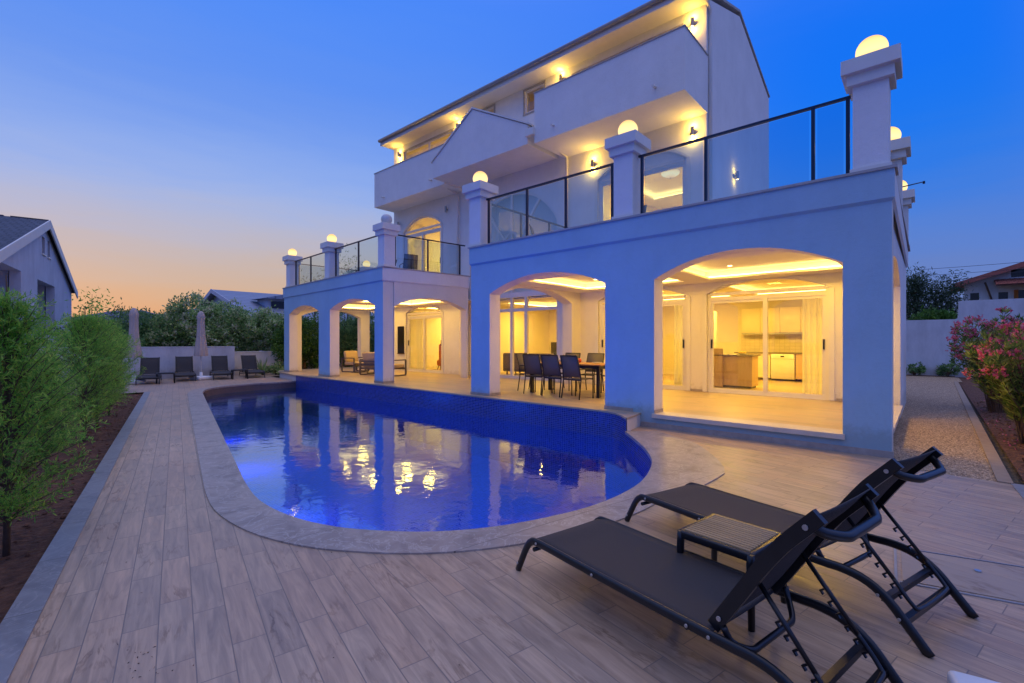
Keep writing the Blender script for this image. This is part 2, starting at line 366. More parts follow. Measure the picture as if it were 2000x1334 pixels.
def mat_water():
    m = bpy.data.materials.new('pool_water'); m.use_nodes = True; nt = m.node_tree; nt.nodes.clear()
    co = objco(nt)
    mp = N(nt, 'ShaderNodeMapping'); mp.inputs['Scale'].default_value = (1,1.0,1); nt.links.new(co, mp.inputs['Vector'])
    n1 = noise(nt, 2.2, 2, .5, mp.outputs[0]); n2 = noise(nt, 7.5, 3, .55, mp.outputs[0]); n2.inputs['Distortion'].default_value = .6
    a = N(nt, 'ShaderNodeMath', operation='MULTIPLY_ADD'); nt.links.new(n2.outputs['Fac'], a.inputs[0]); a.inputs[1].default_value = .34; nt.links.new(n1.outputs['Fac'], a.inputs[2])
    bp = N(nt, 'ShaderNodeBump'); bp.inputs['Strength'].default_value = .24; bp.inputs['Distance'].default_value = .022; nt.links.new(a.outputs[0], bp.inputs['Height'])
    t = N(nt, 'ShaderNodeBsdfTransparent'); t.inputs['Color'].default_value = (.62,.80,1,1)
    g = N(nt, 'ShaderNodeBsdfGlossy'); g.inputs['Roughness'].default_value = .012; g.inputs['Color'].default_value = (.64,.83,1,1); nt.links.new(bp.outputs[0], g.inputs['Normal'])
    f = schlick(nt, .03, bp.outputs[0], 2.9)
    x = N(nt, 'ShaderNodeMixShader'); o = N(nt, 'ShaderNodeOutputMaterial')
    nt.links.new(f, x.inputs[0]); nt.links.new(t.outputs[0], x.inputs[1]); nt.links.new(g.outputs[0], x.inputs[2]); nt.links.new(x.outputs[0], o.inputs[0]); return m
M['water'] = mat_water()

def mat_soil(name, a, b_, c):
    m, nt, b = new_mat(name); co = objco(nt); n = noise(nt, 9, 8, .75, co); v = N(nt, 'ShaderNodeTexVoronoi'); v.inputs['Scale'].default_value = 22; nt.links.new(co, v.inputs['Vector'])
    r = ramp(nt, n.outputs['Fac'], [(.3, a), (.5, b_), (.72, c)]); nt.links.new(r.outputs[0], b.inputs['Base Color']); b.inputs['Roughness'].default_value = .95
    ad = N(nt, 'ShaderNodeMath', operation='ADD'); nt.links.new(n.outputs['Fac'], ad.inputs[0]); nt.links.new(v.outputs['Distance'], ad.inputs[1]); bump(nt, b, ad.outputs[0], 1, .05); return m
M['soil'] = mat_soil('dark_garden_soil', (.055,.022,.011), (.14,.058,.028), (.27,.12,.06))
M['ground'] = mat_soil('dry_ground', (.07,.055,.035), (.13,.10,.065), (.18,.15,.09))
def mat_gravel():
    m, nt, b = new_mat('washed_gravel'); co = objco(nt); v = N(nt, 'ShaderNodeTexVoronoi'); v.inputs['Scale'].default_value = 55; nt.links.new(co, v.inputs['Vector'])
    sp = N(nt, 'ShaderNodeSeparateColor'); nt.links.new(v.outputs['Color'], sp.inputs[0])
    r = ramp(nt, sp.outputs[0], [(0, (.22,.145,.085)), (.5, (.50,.35,.21)), (1, (.74,.56,.38))])
    dk = ramp(nt, v.outputs['Distance'], [(.35, (1,1,1)), (.75, (.35,.33,.3))])
    mx = N(nt, 'ShaderNodeMixRGB', blend_type='MULTIPLY'); mx.inputs['Fac'].default_value = 1; nt.links.new(r.outputs[0], mx.inputs[1]); nt.links.new(dk.outputs[0], mx.inputs[2])
    nt.links.new(mx.outputs[0], b.inputs['Base Color']); b.inputs['Roughness'].default_value = .8
    inv = N(nt, 'ShaderNodeMath', operation='SUBTRACT'); inv.inputs[0].default_value = 1; nt.links.new(v.outputs['Distance'], inv.inputs[1]); bump(nt, b, inv.outputs[0], .9, .012); return m
M['gravel'] = mat_gravel()
M['hill'] = mat_plain('hazy_blue_hill', (.085,.095,.15), 1, .2, .05)

def mat_rooftile(name, c, wave_scale=3.4):
    m, nt, b = new_mat(name); co = objco(nt)
    w = N(nt, 'ShaderNodeTexBrick'); w.offset = .5
    for k, q in {'Scale':1,'Mortar Size':.018,'Mortar Smooth':.6,'Bias':0,'Brick Width':.24,'Row Height':.34}.items(): w.inputs[k].default_value = q
    w.inputs['Color1'].default_value = (*[x*.75 for x in c],1); w.inputs['Color2'].default_value = (*[x*1.2 for x in c],1); w.inputs['Mortar'].default_value = (*[x*.3 for x in c],1)
    nt.links.new(co, w.inputs['Vector']); nt.links.new(w.outputs['Color'], b.inputs['Base Color']); b.inputs['Roughness'].default_value = .6
    inv = N(nt, 'ShaderNodeMath', operation='SUBTRACT'); inv.inputs[0].default_value = 1; nt.links.new(w.outputs['Fac'], inv.inputs[1]); bump(nt, b, inv.outputs[0], 1, .06); return m
M['darktile'] = mat_rooftile('dark_roof_tiles', (.045,.05,.075))
M['redtile'] = mat_rooftile('red_roof_tiles', (.42,.13,.09))
def mat_seam(name, c):
    m, nt, b = new_mat(name); co = objco(nt); w = N(nt, 'ShaderNodeTexBrick'); w.offset = 0
    for k, q in {'Scale':1,'Mortar Size':.05,'Mortar Smooth':.3,'Bias':0,'Brick Width':60,'Row Height':.55}.items(): w.inputs[k].default_value = q
    w.inputs['Color1'].default_value = (*c,1); w.inputs['Color2'].default_value = (*[x*1.1 for x in c],1); w.inputs['Mortar'].default_value = (*[x*.55 for x in c],1)
    nt.links.new(co, w.inputs['Vector']); nt.links.new(w.outputs['Color'], b.inputs['Base Color']); b.inputs['Roughness'].default_value = .5; b.inputs['Metallic'].default_value = .2
    bump(nt, b, w.outputs['Fac'], .8, .05); return m
M['seamroof'] = mat_seam('blue_grey_metal_roof', (.27,.29,.36))
M['greywall'] = mat_stucco('blue_grey_render', (.58,.59,.66), .08, .12)
M['creamwall'] = mat_stucco('cream_render', (.84,.79,.70), .05, .10)
M['gardenwall'] = mat_stucco('white_garden_wall', (.68,.68,.70), .05, .16)
M['opening'] = mat_plain('dim_opening', (.05,.045,.045), .6, .2, 2)

def mat_leaf(name, lo, mid, hi, trans=.35):
    m = bpy.data.materials.new(name); m.use_nodes = True; nt = m.node_tree; nt.nodes.clear()
    g = N(nt, 'ShaderNodeNewGeometry'); r = ramp(nt, g.outputs['Random Per Island'], [(0, lo), (.5, mid), (1, hi)])
    co = objco(nt); n = noise(nt, 2.2, 3, .6, co); r2 = ramp(nt, n.outputs['Fac'], [(.35, (.62,.62,.66)), (.65, (1.15,1.12,1))])
    mx = N(nt, 'ShaderNodeMixRGB', blend_type='MULTIPLY'); mx.inputs['Fac'].default_value = 1
    nt.links.new(r.outputs[0], mx.inputs[1]); nt.links.new(r2.outputs[0], mx.inputs[2])
    d = N(nt, 'ShaderNodeBsdfPrincipled'); d.inputs['Roughness'].default_value = .55; d.inputs['Specular IOR Level'].default_value = .3
    t = N(nt, 'ShaderNodeBsdfTranslucent'); nt.links.new(mx.outputs[0], d.inputs['Base Color']); nt.links.new(mx.outputs[0], t.inputs['Color'])
    x = N(nt, 'ShaderNodeMixShader'); x.inputs[0].default_value = trans; o = N(nt, 'ShaderNodeOutputMaterial')
    nt.links.new(d.outputs[0], x.inputs[1]); nt.links.new(t.outputs[0], x.inputs[2]); nt.links.new(x.outputs[0], o.inputs[0]); return m
M['leaf_hedge'] = mat_leaf('feathery_conifer_leaf', (.13,.38,.07), (.30,.64,.10), (.60,.80,.16), .62)
M['dry_leaf'] = mat_leaf('dry_sprig', (.16,.09,.04), (.25,.15,.06), (.36,.24,.10), .3)
M['leaf_bush'] = mat_leaf('broad_bush_leaf', (.15,.30,.11), (.34,.54,.18), (.74,.78,.42), .6)
M['leaf_dark'] = mat_leaf('dark_tree_leaf', (.09,.20,.09), (.17,.34,.12), (.34,.50,.19), .55)
M['leaf_pine'] = mat_leaf('pine_needles', (.03,.06,.045), (.05,.10,.055), (.10,.16,.07), .4)
M['leaf_fresh'] = mat_leaf('fresh_green_leaf', (.04,.11,.02), (.08,.20,.03), (.15,.30,.05))
M['leaf_olean'] = mat_leaf('oleander_leaf', (.09,.19,.05), (.24,.36,.08), (.48,.54,.16), .5)
def mat_cloth(name, col):
    m = bpy.data.materials.new(name); m.use_nodes = True; nt = m.node_tree; nt.nodes.clear()
    d = N(nt, 'ShaderNodeBsdfDiffuse'); d.inputs['Color'].default_value = (*col,1); t = N(nt, 'ShaderNodeBsdfTranslucent'); t.inputs['Color'].default_value = (*col,1)
    x = N(nt, 'ShaderNodeMixShader'); x.inputs[0].default_value = .5; o = N(nt, 'ShaderNodeOutputMaterial')
    nt.links.new(d.outputs[0], x.inputs[1]); nt.links.new(t.outputs[0], x.inputs[2]); nt.links.new(x.outputs[0], o.inputs[0]); return m
M['curtain'] = mat_cloth('pale_curtain_cloth', (.86,.85,.76))
M['flower'] = mat_leaf('pink_oleander_flower', (.72,.09,.22), (.88,.20,.34), (.92,.42,.48), .45)
M['cream_flower'] = mat_leaf('pale_blossom', (.62,.58,.36), (.74,.70,.48), (.82,.80,.62), .35)

# ------------------------------------------------------------------ setting: ground, deck, pool
dk = (-.9759,.2200); dn = (-.2200,-.9759)             # along the boards, and to their left
def bl(X, off=0): # point on the left border line (outer edge), moved right by off
    return (X - dn[0]*off, -7.69-.2254*(X+3.31) - dn[1]*off)
near_curve = spline([(-5.07,-5.93),(-4.36,-6.05),(-3.72,-6.03),(-3.21,-5.89),(-2.83,-5.67),(-2.52,-5.41),(-2.27,-5.08),(-2.07,-4.66),(-1.92,-4.16),(-1.87,-3.62),(-1.93,-3.02),(-2.18,-2.27),(-2.55,-1.67),(-3.0,-1.12),(-3.40,-.67)], 4)
wall_curve = spline([(-3.40,-.67),(-3.62,-.44),(-3.86,-.28),(-4.15,-.21)], 4)[1:] + [(-8.0,-.15),(-12.,-.05),(-17.5,.06)]
far_curve = spline([(-17.5,.06),(-17.45,-.55),(-17.5,-1.38),(-17.2,-2.42),(-16.5,-3.15),(-15.41,-3.56)], 5)[1:]
pool = near_curve + wall_curve + far_curve + [(-11.5,-4.46),(-8.,-5.26)]
nN, nW = len(near_curve), len(wall_curve)
def offset(poly, w):
    out = []; n = len(poly)
    for i in range(n):
        a, b, c = Vector(poly[i-1]), Vector(poly[i]), Vector(poly[(i+1) % n])
        t = ((b-a).normalized()+(c-b).normalized()).normalized()
        out.append((b.x + t.y*w[i], b.y - t.x*w[i]))
    return out
W = [.34]*len(pool)
for i in range(nN):     # the coping widens where the curve meets the house
    x, y = near_curve[i]
    if y > -3.2 and x > -3.45: W[i] = .46 + .34*min(1, max(0, (y+3.2)/.8)) * (1 if y < -1.3 else max(.25, (-.5-y)/.8))
pool_out = offset(pool, W)
struct(MB().poly([(-900,-900),(900,-900),(900,900),(-900,900)], -.07, holes=[offset(pool, [.2]*len(pool))]).build('ground', M['ground']))
deck_poly = [(3.2,-9.2), bl(-2.0,.15), bl(-17.0,.15), (-17.66,-7.6), (-25,-8.2), (-25,1.2), (-21.3,1.2), (-20.6,.35), (-.02,.12), (-.0,-.02),(.0,-.5),(1.0,-.55),(1.05,-1.7),(3.2,-1.9)]
struct(MB().poly(deck_poly, -.002, holes=[offset(pool, [.12]*len(pool))]).build('deck', M['deck']))
mb = MB()
mb.poly([bl(2.2,0), bl(2.2,.15), bl(-17.02,.15), bl(-17.02,0)], -.04, .006)
mb.poly([(1.0,-.55),(1.16,-.55),(1.21,-1.85),(1.05,-1.7)], -.04, .006)
struct(mb.build('deck_border', M['border']))
mb = MB(); np_ = len(pool)
inn = offset(pool, [-.02]*np_)
idx = [i for i in range(np_) if not (nN <= i < nN+nW-1)]   # no coping along the house wall
order = list(range(nN+nW-1, np_)) + list(range(0, nN))
for a, b in zip(order[:-1], order[1:]):
    A, B, C, D = inn[a], inn[b], pool_out[b], pool_out[a]
    mb.add([(*A,.014),(*B,.014),(*C,.010),(*D,.010)], [(0,1,2,3)])
    mb.add([(*A,.014),(*B,.014),(*B,-.035),(*A,-.035)], [(0,3,2,1)])
    mb.add([(*D,.010),(*C,.010),(*C,-.03),(*D,-.03)], [(0,1,2,3)])
struct(mb.build('pool_coping', M['coping']))
ZW, ZF = -.23, -1.15
mb = MB(); mr = MB()
for i in range(np_):
    A, B = pool[i], pool[(i+1) % np_]; hw = nN-1 <= i < nN+nW-1
    top = .205 if hw else -.002
    far = nN+nW-1 <= i < np_-2
    if far:
        mr.add([(*A,top),(*B,top),(*B,-.34),(*A,-.34)], [(0,1,2,3)]); top = -.34
    mb.add([(*A,top),(*B,top),(*B,ZF),(*A,ZF)], [(0,1,2,3)])
basin = struct(mb.build('pool_basin', M['mosaic'], recalc=False)); rim = mr.build('pool_rim', M['rim'], basin, recalc=False)
MB().poly(pool, ZF).build('pool_floor', M['mosaic_floor'], basin, recalc=False)
# shallow steps at the far end
st = MB()
for k, (x, z) in enumerate(((-16.4,-.55),(-15.7,-.85))):
    q = [p for p in pool if p[0] < x]; st.poly(sorted(q, key=lambda p: math.atan2(p[1]+1.8, p[0]-x-.6)), ZF, z)
st.build('pool_step', M['mosaic_floor'], basin)
struct(MB().poly(offset(pool, [.004]*np_), ZW).build('pool_water', M['water'], recalc=False))
# soil beds, gravel path, kerb
struct(MB().poly([bl(3,0), bl(-17.02,0), (-17.66,-7.6), (-18,-9.6), (3,-12.5)], -.045).build('soil', M['soil']))
struct(MB().poly([(1.13,-.55),(3.2,-.6),(4.5,20),(1.25,20),(1.2,16.2)], -.03).build('soil_bed', M['soil']))
struct(MB().poly([(-.05,19.3),(1.2,19.3),(1.2,20),(-.9,20),(-.9,19.3)], .0).build('soil_strip', M['soil']))
struct(MB().poly([(.0,-.5),(.9,-.56),(1.06,16.3),(1.3,16.3),(1.3,19.3),(-.9,19.3),(-.9,7.4),(-.09,7.4),(-.09,.0),(.0,0)], -.006).build('gravel_path', M['gravel']))
struct(MB().poly([(.9,-.56),(1.02,-.57),(1.18,16.3),(1.06,16.3)], -.05, .012).build('path_kerb', mat_plain('tan_kerb_stone', (.30,.22,.15), .8, .15, 6)))
mb = MB()
for k in range(3): mb.add([(.02,2.2+k*4,-.003),(.98,2.2+k*4,-.003),(.98,2.208+k*4,-.003),(.02,2.208+k*4,-.003)], [(0,1,2,3)])
# access hatch lid in the deck
hat = thing('access_hatch', 'large flat access cover set into the deck under the raised lounger back', 'hatch', (.14,-3.33,0))
o2 = (.14,-3.33); hx = (.968,.25); hy = (.05,-.9987)
MB().obox((0,0), hx, hy, .06, .95, .03, .60, -.03, .0035).build('lid', mat_tiles('hatch_lid_tile', -DK, 5, 5, (.36,.29,.23), (.46,.37,.29), (.3,.24,.19)), hat)
mb = MB()
for a0,a1,b0,b1 in ((.02,.035,.0,.64),(.045,.95,.625,.64),(.0,.95,.0,.012)): mb.obox((0,0), hx, hy, a0, a1, b0, b1, -.02, .005)
mb.build('frame', M['gutter'], hat)
MB().cyl((.45,-.12,0), .018, .0, .012, 12).build('lifting_ring', M['bolt'], hat)
# hills on the horizon
def hill(pts, dist, name):
    f = (-.6641,.7476); r_ = (.7476,.6641); mb = MB(); vs = []
    n = 160
    for i in range(n+1):
        u = i/n; az = R(pts[0][0] + (pts[-1][0]-pts[0][0])*u)
        e = np.interp(math.degrees(az), [p[0] for p in pts], [p[1] for p in pts]) + .0009*math.sin(i*1.7)+.0006*math.sin(i*4.1)
        d = (f[0]*math.cos(az)+r_[0]*math.sin(az), f[1]*math.cos(az)+r_[1]*math.sin(az))
        x, y = .35+d[0]*dist, -7.74+d[1]*dist; X2, Y2 = .35+d[0]*dist*1.4, -7.74+d[1]*dist*1.4
        vs += [(x*.8,y*.8,-.1), (x,y,1.5+e*dist*.6), (X2,Y2,1.5+e*dist*1.4)]
    fs = []
    for i in range(n):
        for k in range(2): fs.append((i*3+k, i*3+3+k, i*3+4+k, i*3+1+k))
    mb.add(vs, fs, True); struct(mb.build(name, M['hill']))
hill([(-62,.030),(-46,.034),(-42.9,.0376),(-41.9,.0448),(-39.3,.0516),(-37.8,.0509),(-37,.0454),(-36.2,.0505),(-33.3,.062),(-30,.062),(-24,.05),(-10,.04),(15,.03),(50,.03)], 620, 'hills')

# ------------------------------------------------------------------ the villa
villa = thing('villa', 'large white three storey villa with arched porches, glass railed terraces and lit globe lamps', 'house')
def P(mb, name, mat, parent=villa, **kw): return mb.build(name, M[mat], parent, **kw)
X_, Y_ = (1,0), (0,1)
# --- right wing
fw = [(-7.84,.236),(-7.22,.236)] + arc(-7.22,-4.19,2.60,2.94) + [(-4.19,.236),(-3.62,.236),(-3.62,-.03),(0,-.03),(0,3.70),(-7.84,3.70)]
hole = [(-3.22,.20)] + arc(-3.22,-.52,2.58,2.93) + [(-.52,.20)]
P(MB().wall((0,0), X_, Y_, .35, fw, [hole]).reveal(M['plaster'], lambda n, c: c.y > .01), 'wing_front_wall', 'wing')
sw = [(.35,-.03),(.95,-.03),(.95,.2)] + arc(.95,4.2,2.58,2.92) + [(4.2,.2),(4.2,-.03),(7.4,-.03),(7.4,3.70),(.35,3.70)]
P(MB().wall((-.06,0), Y_, (-1,0), .3, sw), 'wing_side_wall', 'stucco')
lw_ = [(.35,.236),(.55,.236)] + arc(.55,3.75,2.62,2.94) + [(3.75,.236),(4.2,.236),(4.2,3.70),(.35,3.70)]
P(MB().wall((-7.84,0), Y_, X_, .34, lw_), 'wing_inner_wall', 'plaster')
P(MB().poly([(-7.5,9.8),(-.62,9.8),(-.62,7.39),(-.42,7.39),(-.42,10.0),(-7.5,10.0)], 0, 3.3), 'wing_rear_wall', 'stucco'); P(MB().box(-3.77,-.42,7.2,10.0,3.301,3.45), 'wing_flat_roof', 'stucco')
# parapet band, coping
mb = MB()
mb.add([(-7.87,-.035,3.35),(.03,-.035,3.35),(.03,-.035,3.72),(-7.87,-.035,3.72),(-7.84,-.001,3.31),(0,-.001,3.31)], [(0,1,2,3),(0,4,5,1)])
mb.add([(.03,-.035,3.35),(.03,-.035,3.72),(-.02,7.42,3.72),(-.02,7.42,3.35),(0,-.001,3.31),(-.055,7.42,3.31)], [(0,3,2,1),(0,4,5,3)])
mb.add([(-7.87,-.035,3.35),(-7.87,-.035,3.72),(-7.87,4.2,3.72),(-7.87,4.2,3.35),(-7.84,-.001,3.31),(-7.84,4.2,3.31)], [(0,1,2,3),(0,3,5,4)])
P(mb.reveal(M['stucco'], lambda n, c: abs(n.x) > .5), 'parapet', 'wing')  # side faces stay white; blue light is painted on the front only
for bx in ((-7.90,.055,-.06,.37,3.72,3.755),(-.40,.02,.37,7.44,3.721,3.756),(-7.9,-7.48,.37,4.2,3.721,3.756)): P(MB().box(*bx), 'parapet_coping', 'coping_dark')
P(MB().box(-7.5,-.36,.35,7.15,3.3,3.5), 'terrace_floor', 'slab')
# skirtings
P(MB().box(-3.46,.015,-.016,0.1,-.002,.085), 'base_skirting', 'skirt')
def sk(x0,x1,y0,y1): P(MB().box(x0-.012,x1+.012,y0-.012,y1+.012,.232,.30), 'pillar_skirting', 'skirt')
sk(-7.84,-7.22,0,.35); sk(-4.19,-3.63,0,.35)
P(MB().box(-3.222,-3.21,-.0,.36,.24,.30), 'pillar_skirting', 'skirt'); P(MB().box(-1.1,-.36,4.185,4.22,.24,.30), 'wall_skirting', 'skirt'); P(MB().box(-4.17,-3.88,4.185,4.22,.24,.30), 'wall_skirting', 'skirt')
P(MB().box(-3.245,-.495,-.045,.36,.175,.244), 'arch_sill', 'slab')
P(MB().box(-.38,-.02,.92,4.22,.175,.2445), 'side_arch_sill', 'slab')
# porch floor slab
tpoly = [(-3.46,-.02),(-3.37,-.70)] + [(p[0]-.0,p[1]-.02) for p in wall_curve[:-1]] + [(-17.55,.04),(-20.05,.42),(-21.0,.9),(-21.0,4.6),(-.35,4.6),(-.35,.35),(-3.3,.34),(-3.46,.2)]
P(MB().poly(tpoly, .206, .238), 'porch_floor', 'porchtile')
core = [(-3.475,-.02),(-3.40,-.64)] + [(p[0],p[1]+.04) for p in wall_curve[:-1]] + [(-17.52,.10),(-20.0,.48),(-20.95,.95),(-20.95,4.5),(-.4,4.5),(-.4,.3),(-3.3,.3),(-3.48,.2)]
P(MB().poly(core, -.05, .206), 'porch_base', 'stucco')
# porch ceiling with lit tray
def tray_ceiling(o, dx, dy, a0, a1, b0, b1, z, ta, tb, depth=.2, name='porch_ceiling', zt=None, mat='ceil'):
    pl = lambda a, b: (o[0]+dx[0]*a+dy[0]*b, o[1]+dx[1]*a+dy[1]*b)
    holes = []; mb = MB(); cvs = []
    for (u0,u1,v0,v1) in [(ta[i],ta[i+1],tb[0],tb[1]) for i in range(0,len(ta),2)]:
        holes.append([pl(u0,v0),pl(u1,v0),pl(u1,v1),pl(u0,v1)])
        e = .14
        q0 = [pl(u0-e,v0-e),pl(u1+e,v0-e),pl(u1+e,v1+e),pl(u0-e,v1+e)]
        mb.add([(*p,z+.045) for p in q0]+[(*p,z+depth) for p in q0], [(0,1,5,4),(1,2,6,5),(2,3,7,6),(3,0,4,7),(7,6,5,4)])
        q4 = lambda e_: [pl(u0-e_,v0-e_),pl(u1+e_,v0-e_),pl(u1+e_,v1+e_),pl(u0-e_,v1+e_)]
        cvs.append(MB().poly(q4(.09), z+.05, z+.07, holes=[q4(.06)]))
    mb.poly([pl(a0,b0),pl(a1,b0),pl(a1,b1),pl(a0,b1)], z, z+.045, holes=holes)
    c = P(mb, name, mat)
    for cv in cvs: cv.build('cove_light', M['cove'], c)
    return c
pc = tray_ceiling((0,0), X_, Y_, -7.5,-.36,.35,4.2, 2.96, [-6.9,-4.1,-3.5,-.9], [.95,3.6])
def downlight(x, y, z): P(MB().lathe([(.0001,-.004),(.045,-.004),(.045,.004)], (x,y,z), 14), 'downlight', 'bulb', pc)
LAMPS = []
def area(name, loc, size, power, col=WARM, rot=(0,0,0), size_y=None, spread=None):
    l = bpy.data.lights.new(name, 'AREA'); l.energy = power; l.color = col; l.size = size
    if size_y: l.shape = 'RECTANGLE'; l.size_y = size_y
    if spread: l.spread = spread
    o = bpy.data.objects.new(name, l); COL.objects.link(o); o.location = loc; o.rotation_euler = rot; return o
def point(name, loc, power, r=.03, col=WARM):
    l = bpy.data.lights.new(name, 'POINT'); l.energy = power; l.color = col; l.shadow_soft_size = r
    o = bpy.data.objects.new(name, l); COL.objects.link(o); o.location = loc; return o
def spot(name, loc, rot, power, ang, blend=.6, r=.02, col=WARM):
    l = bpy.data.lights.new(name, 'SPOT'); l.energy = power; l.color = col; l.spot_size = ang; l.spot_blend = blend; l.shadow_soft_size = r
    o = bpy.data.objects.new(name, l); COL.objects.link(o); o.location = loc; o.rotation_euler = rot; return o
for x, pw_ in ((-6.3,22),(-4.8,16),(-2.9,17),(-1.2,34)):
    for y in (1.5,3.1):
        area('porch_downlight', (x,y,3.145), .30, pw_); downlight(x, y, 3.155)
# porch back wall with two arched doors
def door_hole(x0, x1, z0, zs, za): return [(x0,z0)] + arc(x0,x1,zs,za) + [(x1,z0)]
D1 = (-3.77,-1.23); D2 = (-6.87,-4.28)
P(MB().wall((0,4.2), X_, Y_, .22, [(-7.5,.236),(-.36,.236),(-.36,3.28),(-7.5,3.28)], [door_hole(*D1,.25,2.68,3.0), door_hole(*D2,.25,2.68,3.0)]), 'porch_back_wall', 'plaster')
def arched_door(x0, x1, y, z0, zd, zs, za, frame_mat='pvc', infill=False, trim=True, mid=None, handles=True, muntins=0):
    """sliding double door with an arched light above, in a wall facing -Y"""
    f = MB(); yf0, yf1 = y+.05, y+.13; t = .07; mid = mid if mid is not None else (x0+x1)/2
    f.box(x0+.004,x0+t,yf0,yf1,z0,zs); f.box(x1-t,x1-.004,yf0,yf1,z0,zs); f.box(x0+t,x1-t,yf0,yf1,z0,z0+.10)
    f.box(x0+t,x1-t,yf0,yf1,zd,zd+.08)
    f.box(x0+t,x1-t,yf0-.02,yf1,zs-.06,zs+.02)
    f.box(mid-.045,mid+.045,yf0-.015,yf1+.01,z0+.1,zd)
    f.box(x0+t,x0+t+.06,yf0+.02,yf1-.01,z0+.10,zd); f.box(x1-t-.06,x1-t,yf0+.02,yf1-.01,z0+.1,zd)
    f.box(x0+t+.06,mid-.045,yf0+.02,yf1-.01,zd-.06,zd-.001); f.box(mid+.045,x1-t-.06,yf0+.02,yf1-.01,zd-.06,zd-.001)
    # curved head
    A = arc(x0,x1,zs,za); B = arc(x0+.06,x1-.06,zs+.021,za-.06)
    for i in range(len(A)-1):
        q = [A[i],A[i+1],B[i+1],B[i]]
        f.add([(p[0],yf0,p[1]) for p in q]+[(p[0],yf1,p[1]) for p in q], [(0,1,2,3),(7,6,5,4),(3,2,6,7),(0,4,5,1)])
    d = P(f, 'sliding_door', frame_mat)
    g = MB()
    g.box(x0+t,x1-t,y+.085,y+.091,z0+.1,zd)
    if infill: P(MB().add([(p[0],y+.075,p[1]) for p in B]+[(x1-.06,y+.075,zs),(x0+.06,y+.075,zs)], [tuple(range(len(B)+2))]), 'arch_panel', 'stucco', d)
    else: g.add([(p[0],y+.088,p[1]) for p in B]+[(x0+.07,y+.088,zs+.01),(x1-.07,y+.088,zs+.01)], [tuple(list(range(len(B)))+[len(B)+1,len(B)])])
    P(g, 'pane', 'glass', d)
    if handles:
        for hx_ in (x0+t+.015,x1-t-.045): P(MB().box(hx_,hx_+.03,yf0-.02,yf0+.018,z0+1.08,z0+1.30), 'handle', 'navy', d)
    if trim:
        mb = MB(); O = arc(x0-.10,x1+.10,zs-.02,za+.10)
        A2 = arc(x0,x1,zs,za)
        for i in range(len(O)-1):
            q = [O[i],O[i+1],A2[i+1],A2[i]]
            mb.add([(p[0],y-.028,p[1]) for p in q]+[(p[0],y+.01,p[1]) for p in q], [(0,1,2,3),(3,2,6,7),(0,4,5,1)])
        mb.box(x0-.10,x0,y-.028,y+.01,z0,zs-.02); mb.box(x1,x1+.10,y-.028,y+.01,z0,zs-.02)
        P(mb, 'door_surround', 'trim', d)
    return d
arched_door(*D1, 4.2, .25, 2.5, 2.68, 3.0, mid=-2.47)
arched_door(*D2, 4.2, .25, 2.5, 2.68, 3.0)
# --- piers with caps and globe lamps
def pier(o, dx, dy, z0, ztop, lit=True, hw=.19, cap=.31, r=.18):
    mb = MB(); mb.obox(o, dx, dy, -hw, hw, -hw, hw, z0, ztop-.34); p = P(mb, 'pier', 'stucco')
    c = MB(); prof = [(hw+.002,ztop-.345),(hw+.06,ztop-.335),(hw+.06,ztop-.2),(cap,ztop-.19),(cap,ztop-.005),(cap-.012,ztop),(.001,ztop)]
    vs = [(o[0]+dx[0]*r_*sx+dy[0]*r_*sy, o[1]+dx[1]*r_*sx+dy[1]*r_*sy, z) for r_, z in prof for sx, sy in ((-1,-1),(1,-1),(1,1),(-1,1))]
    c.add(vs, [(i*4+k,i*4+(k+1)%4,i*4+4+(k+1)%4,i*4+4+k) for i in range(len(prof)-1) for k in range(4)])
    P(c, 'pier_cap', 'trim', p); P(MB().obox(o, dx, dy, -hw-.03, hw+.03, -hw-.03, hw+.03, z0, z0+.05), 'pier_base', 'trim', p)
    mb = MB().sphere((o[0],o[1],ztop+.165), r, 24, 16)
    P(mb, 'globe_lamp', 'globe' if lit else 'paleball', p)
    if lit: point('globe_light', (o[0],o[1],ztop+.165+r*1.0+.02), 1.2, .05)
    if True: P(MB().cyl((o[0],o[1],0), .1, ztop, ztop+.05), 'lamp_base', 'stucco', p)
    return p
for x, y in ((-7.74+.02,.19),(-3.82,.19),(-.22,.19)): pier((x,y), X_, Y_, 3.755, 5.25)
pier((-.2,3.5), X_, Y_, 3.755, 5.16); pier((-.2,7.1), X_, Y_, 3.755, 5.1)
# --- glass railings
def railing(p, q, z0, z1, ts, glass=True, name='glass_railing'):
    p = Vector(p); q = Vector(q); mb = MB()
    mb.bar((*p,z1), (*q,z1), .05, .035); r_ = P(mb, name, 'navy')
    for t in ts:
        a = p.lerp(q, t); m = MB(); m.bar((*a,z0), (*a,z1-.015), .045, .045, up=((q-p).x,(q-p).y,0)); P(m, 'post', 'navy', r_)
    d = (q-p).normalized()
    m = MB()
    for t0, t1 in zip(ts[:-1], ts[1:]):
        a = p.lerp(q, t0)+d*.05; b = p.lerp(q, t1)-d*.05
        m.add([(*a,z0+.04),(*b,z0+.04),(*b,z1-.04),(*a,z1-.04)], [(0,1,2,3)])
    if glass: P(m, 'glass_panel', 'railglass', r_, recalc=False)
    return r_
ZR = 4.87
railing((-7.5,.19), (-4.04,.19), 3.755, ZR, [.02,.36,.66,.97])
railing((-3.6,.19), (-.45,.19), 3.755, ZR, [.02,.38,.86,.99])
railing((-7.68,.42), (-7.68,4.15), 3.755, ZR, [.02,.33,.66,.98])
railing((-.2,.42), (-.2,3.25), 3.755, ZR, [.02,.5,.98])
railing((-.2,3.75), (-.2,6.85), 3.755, ZR, [.02,.5,.98])
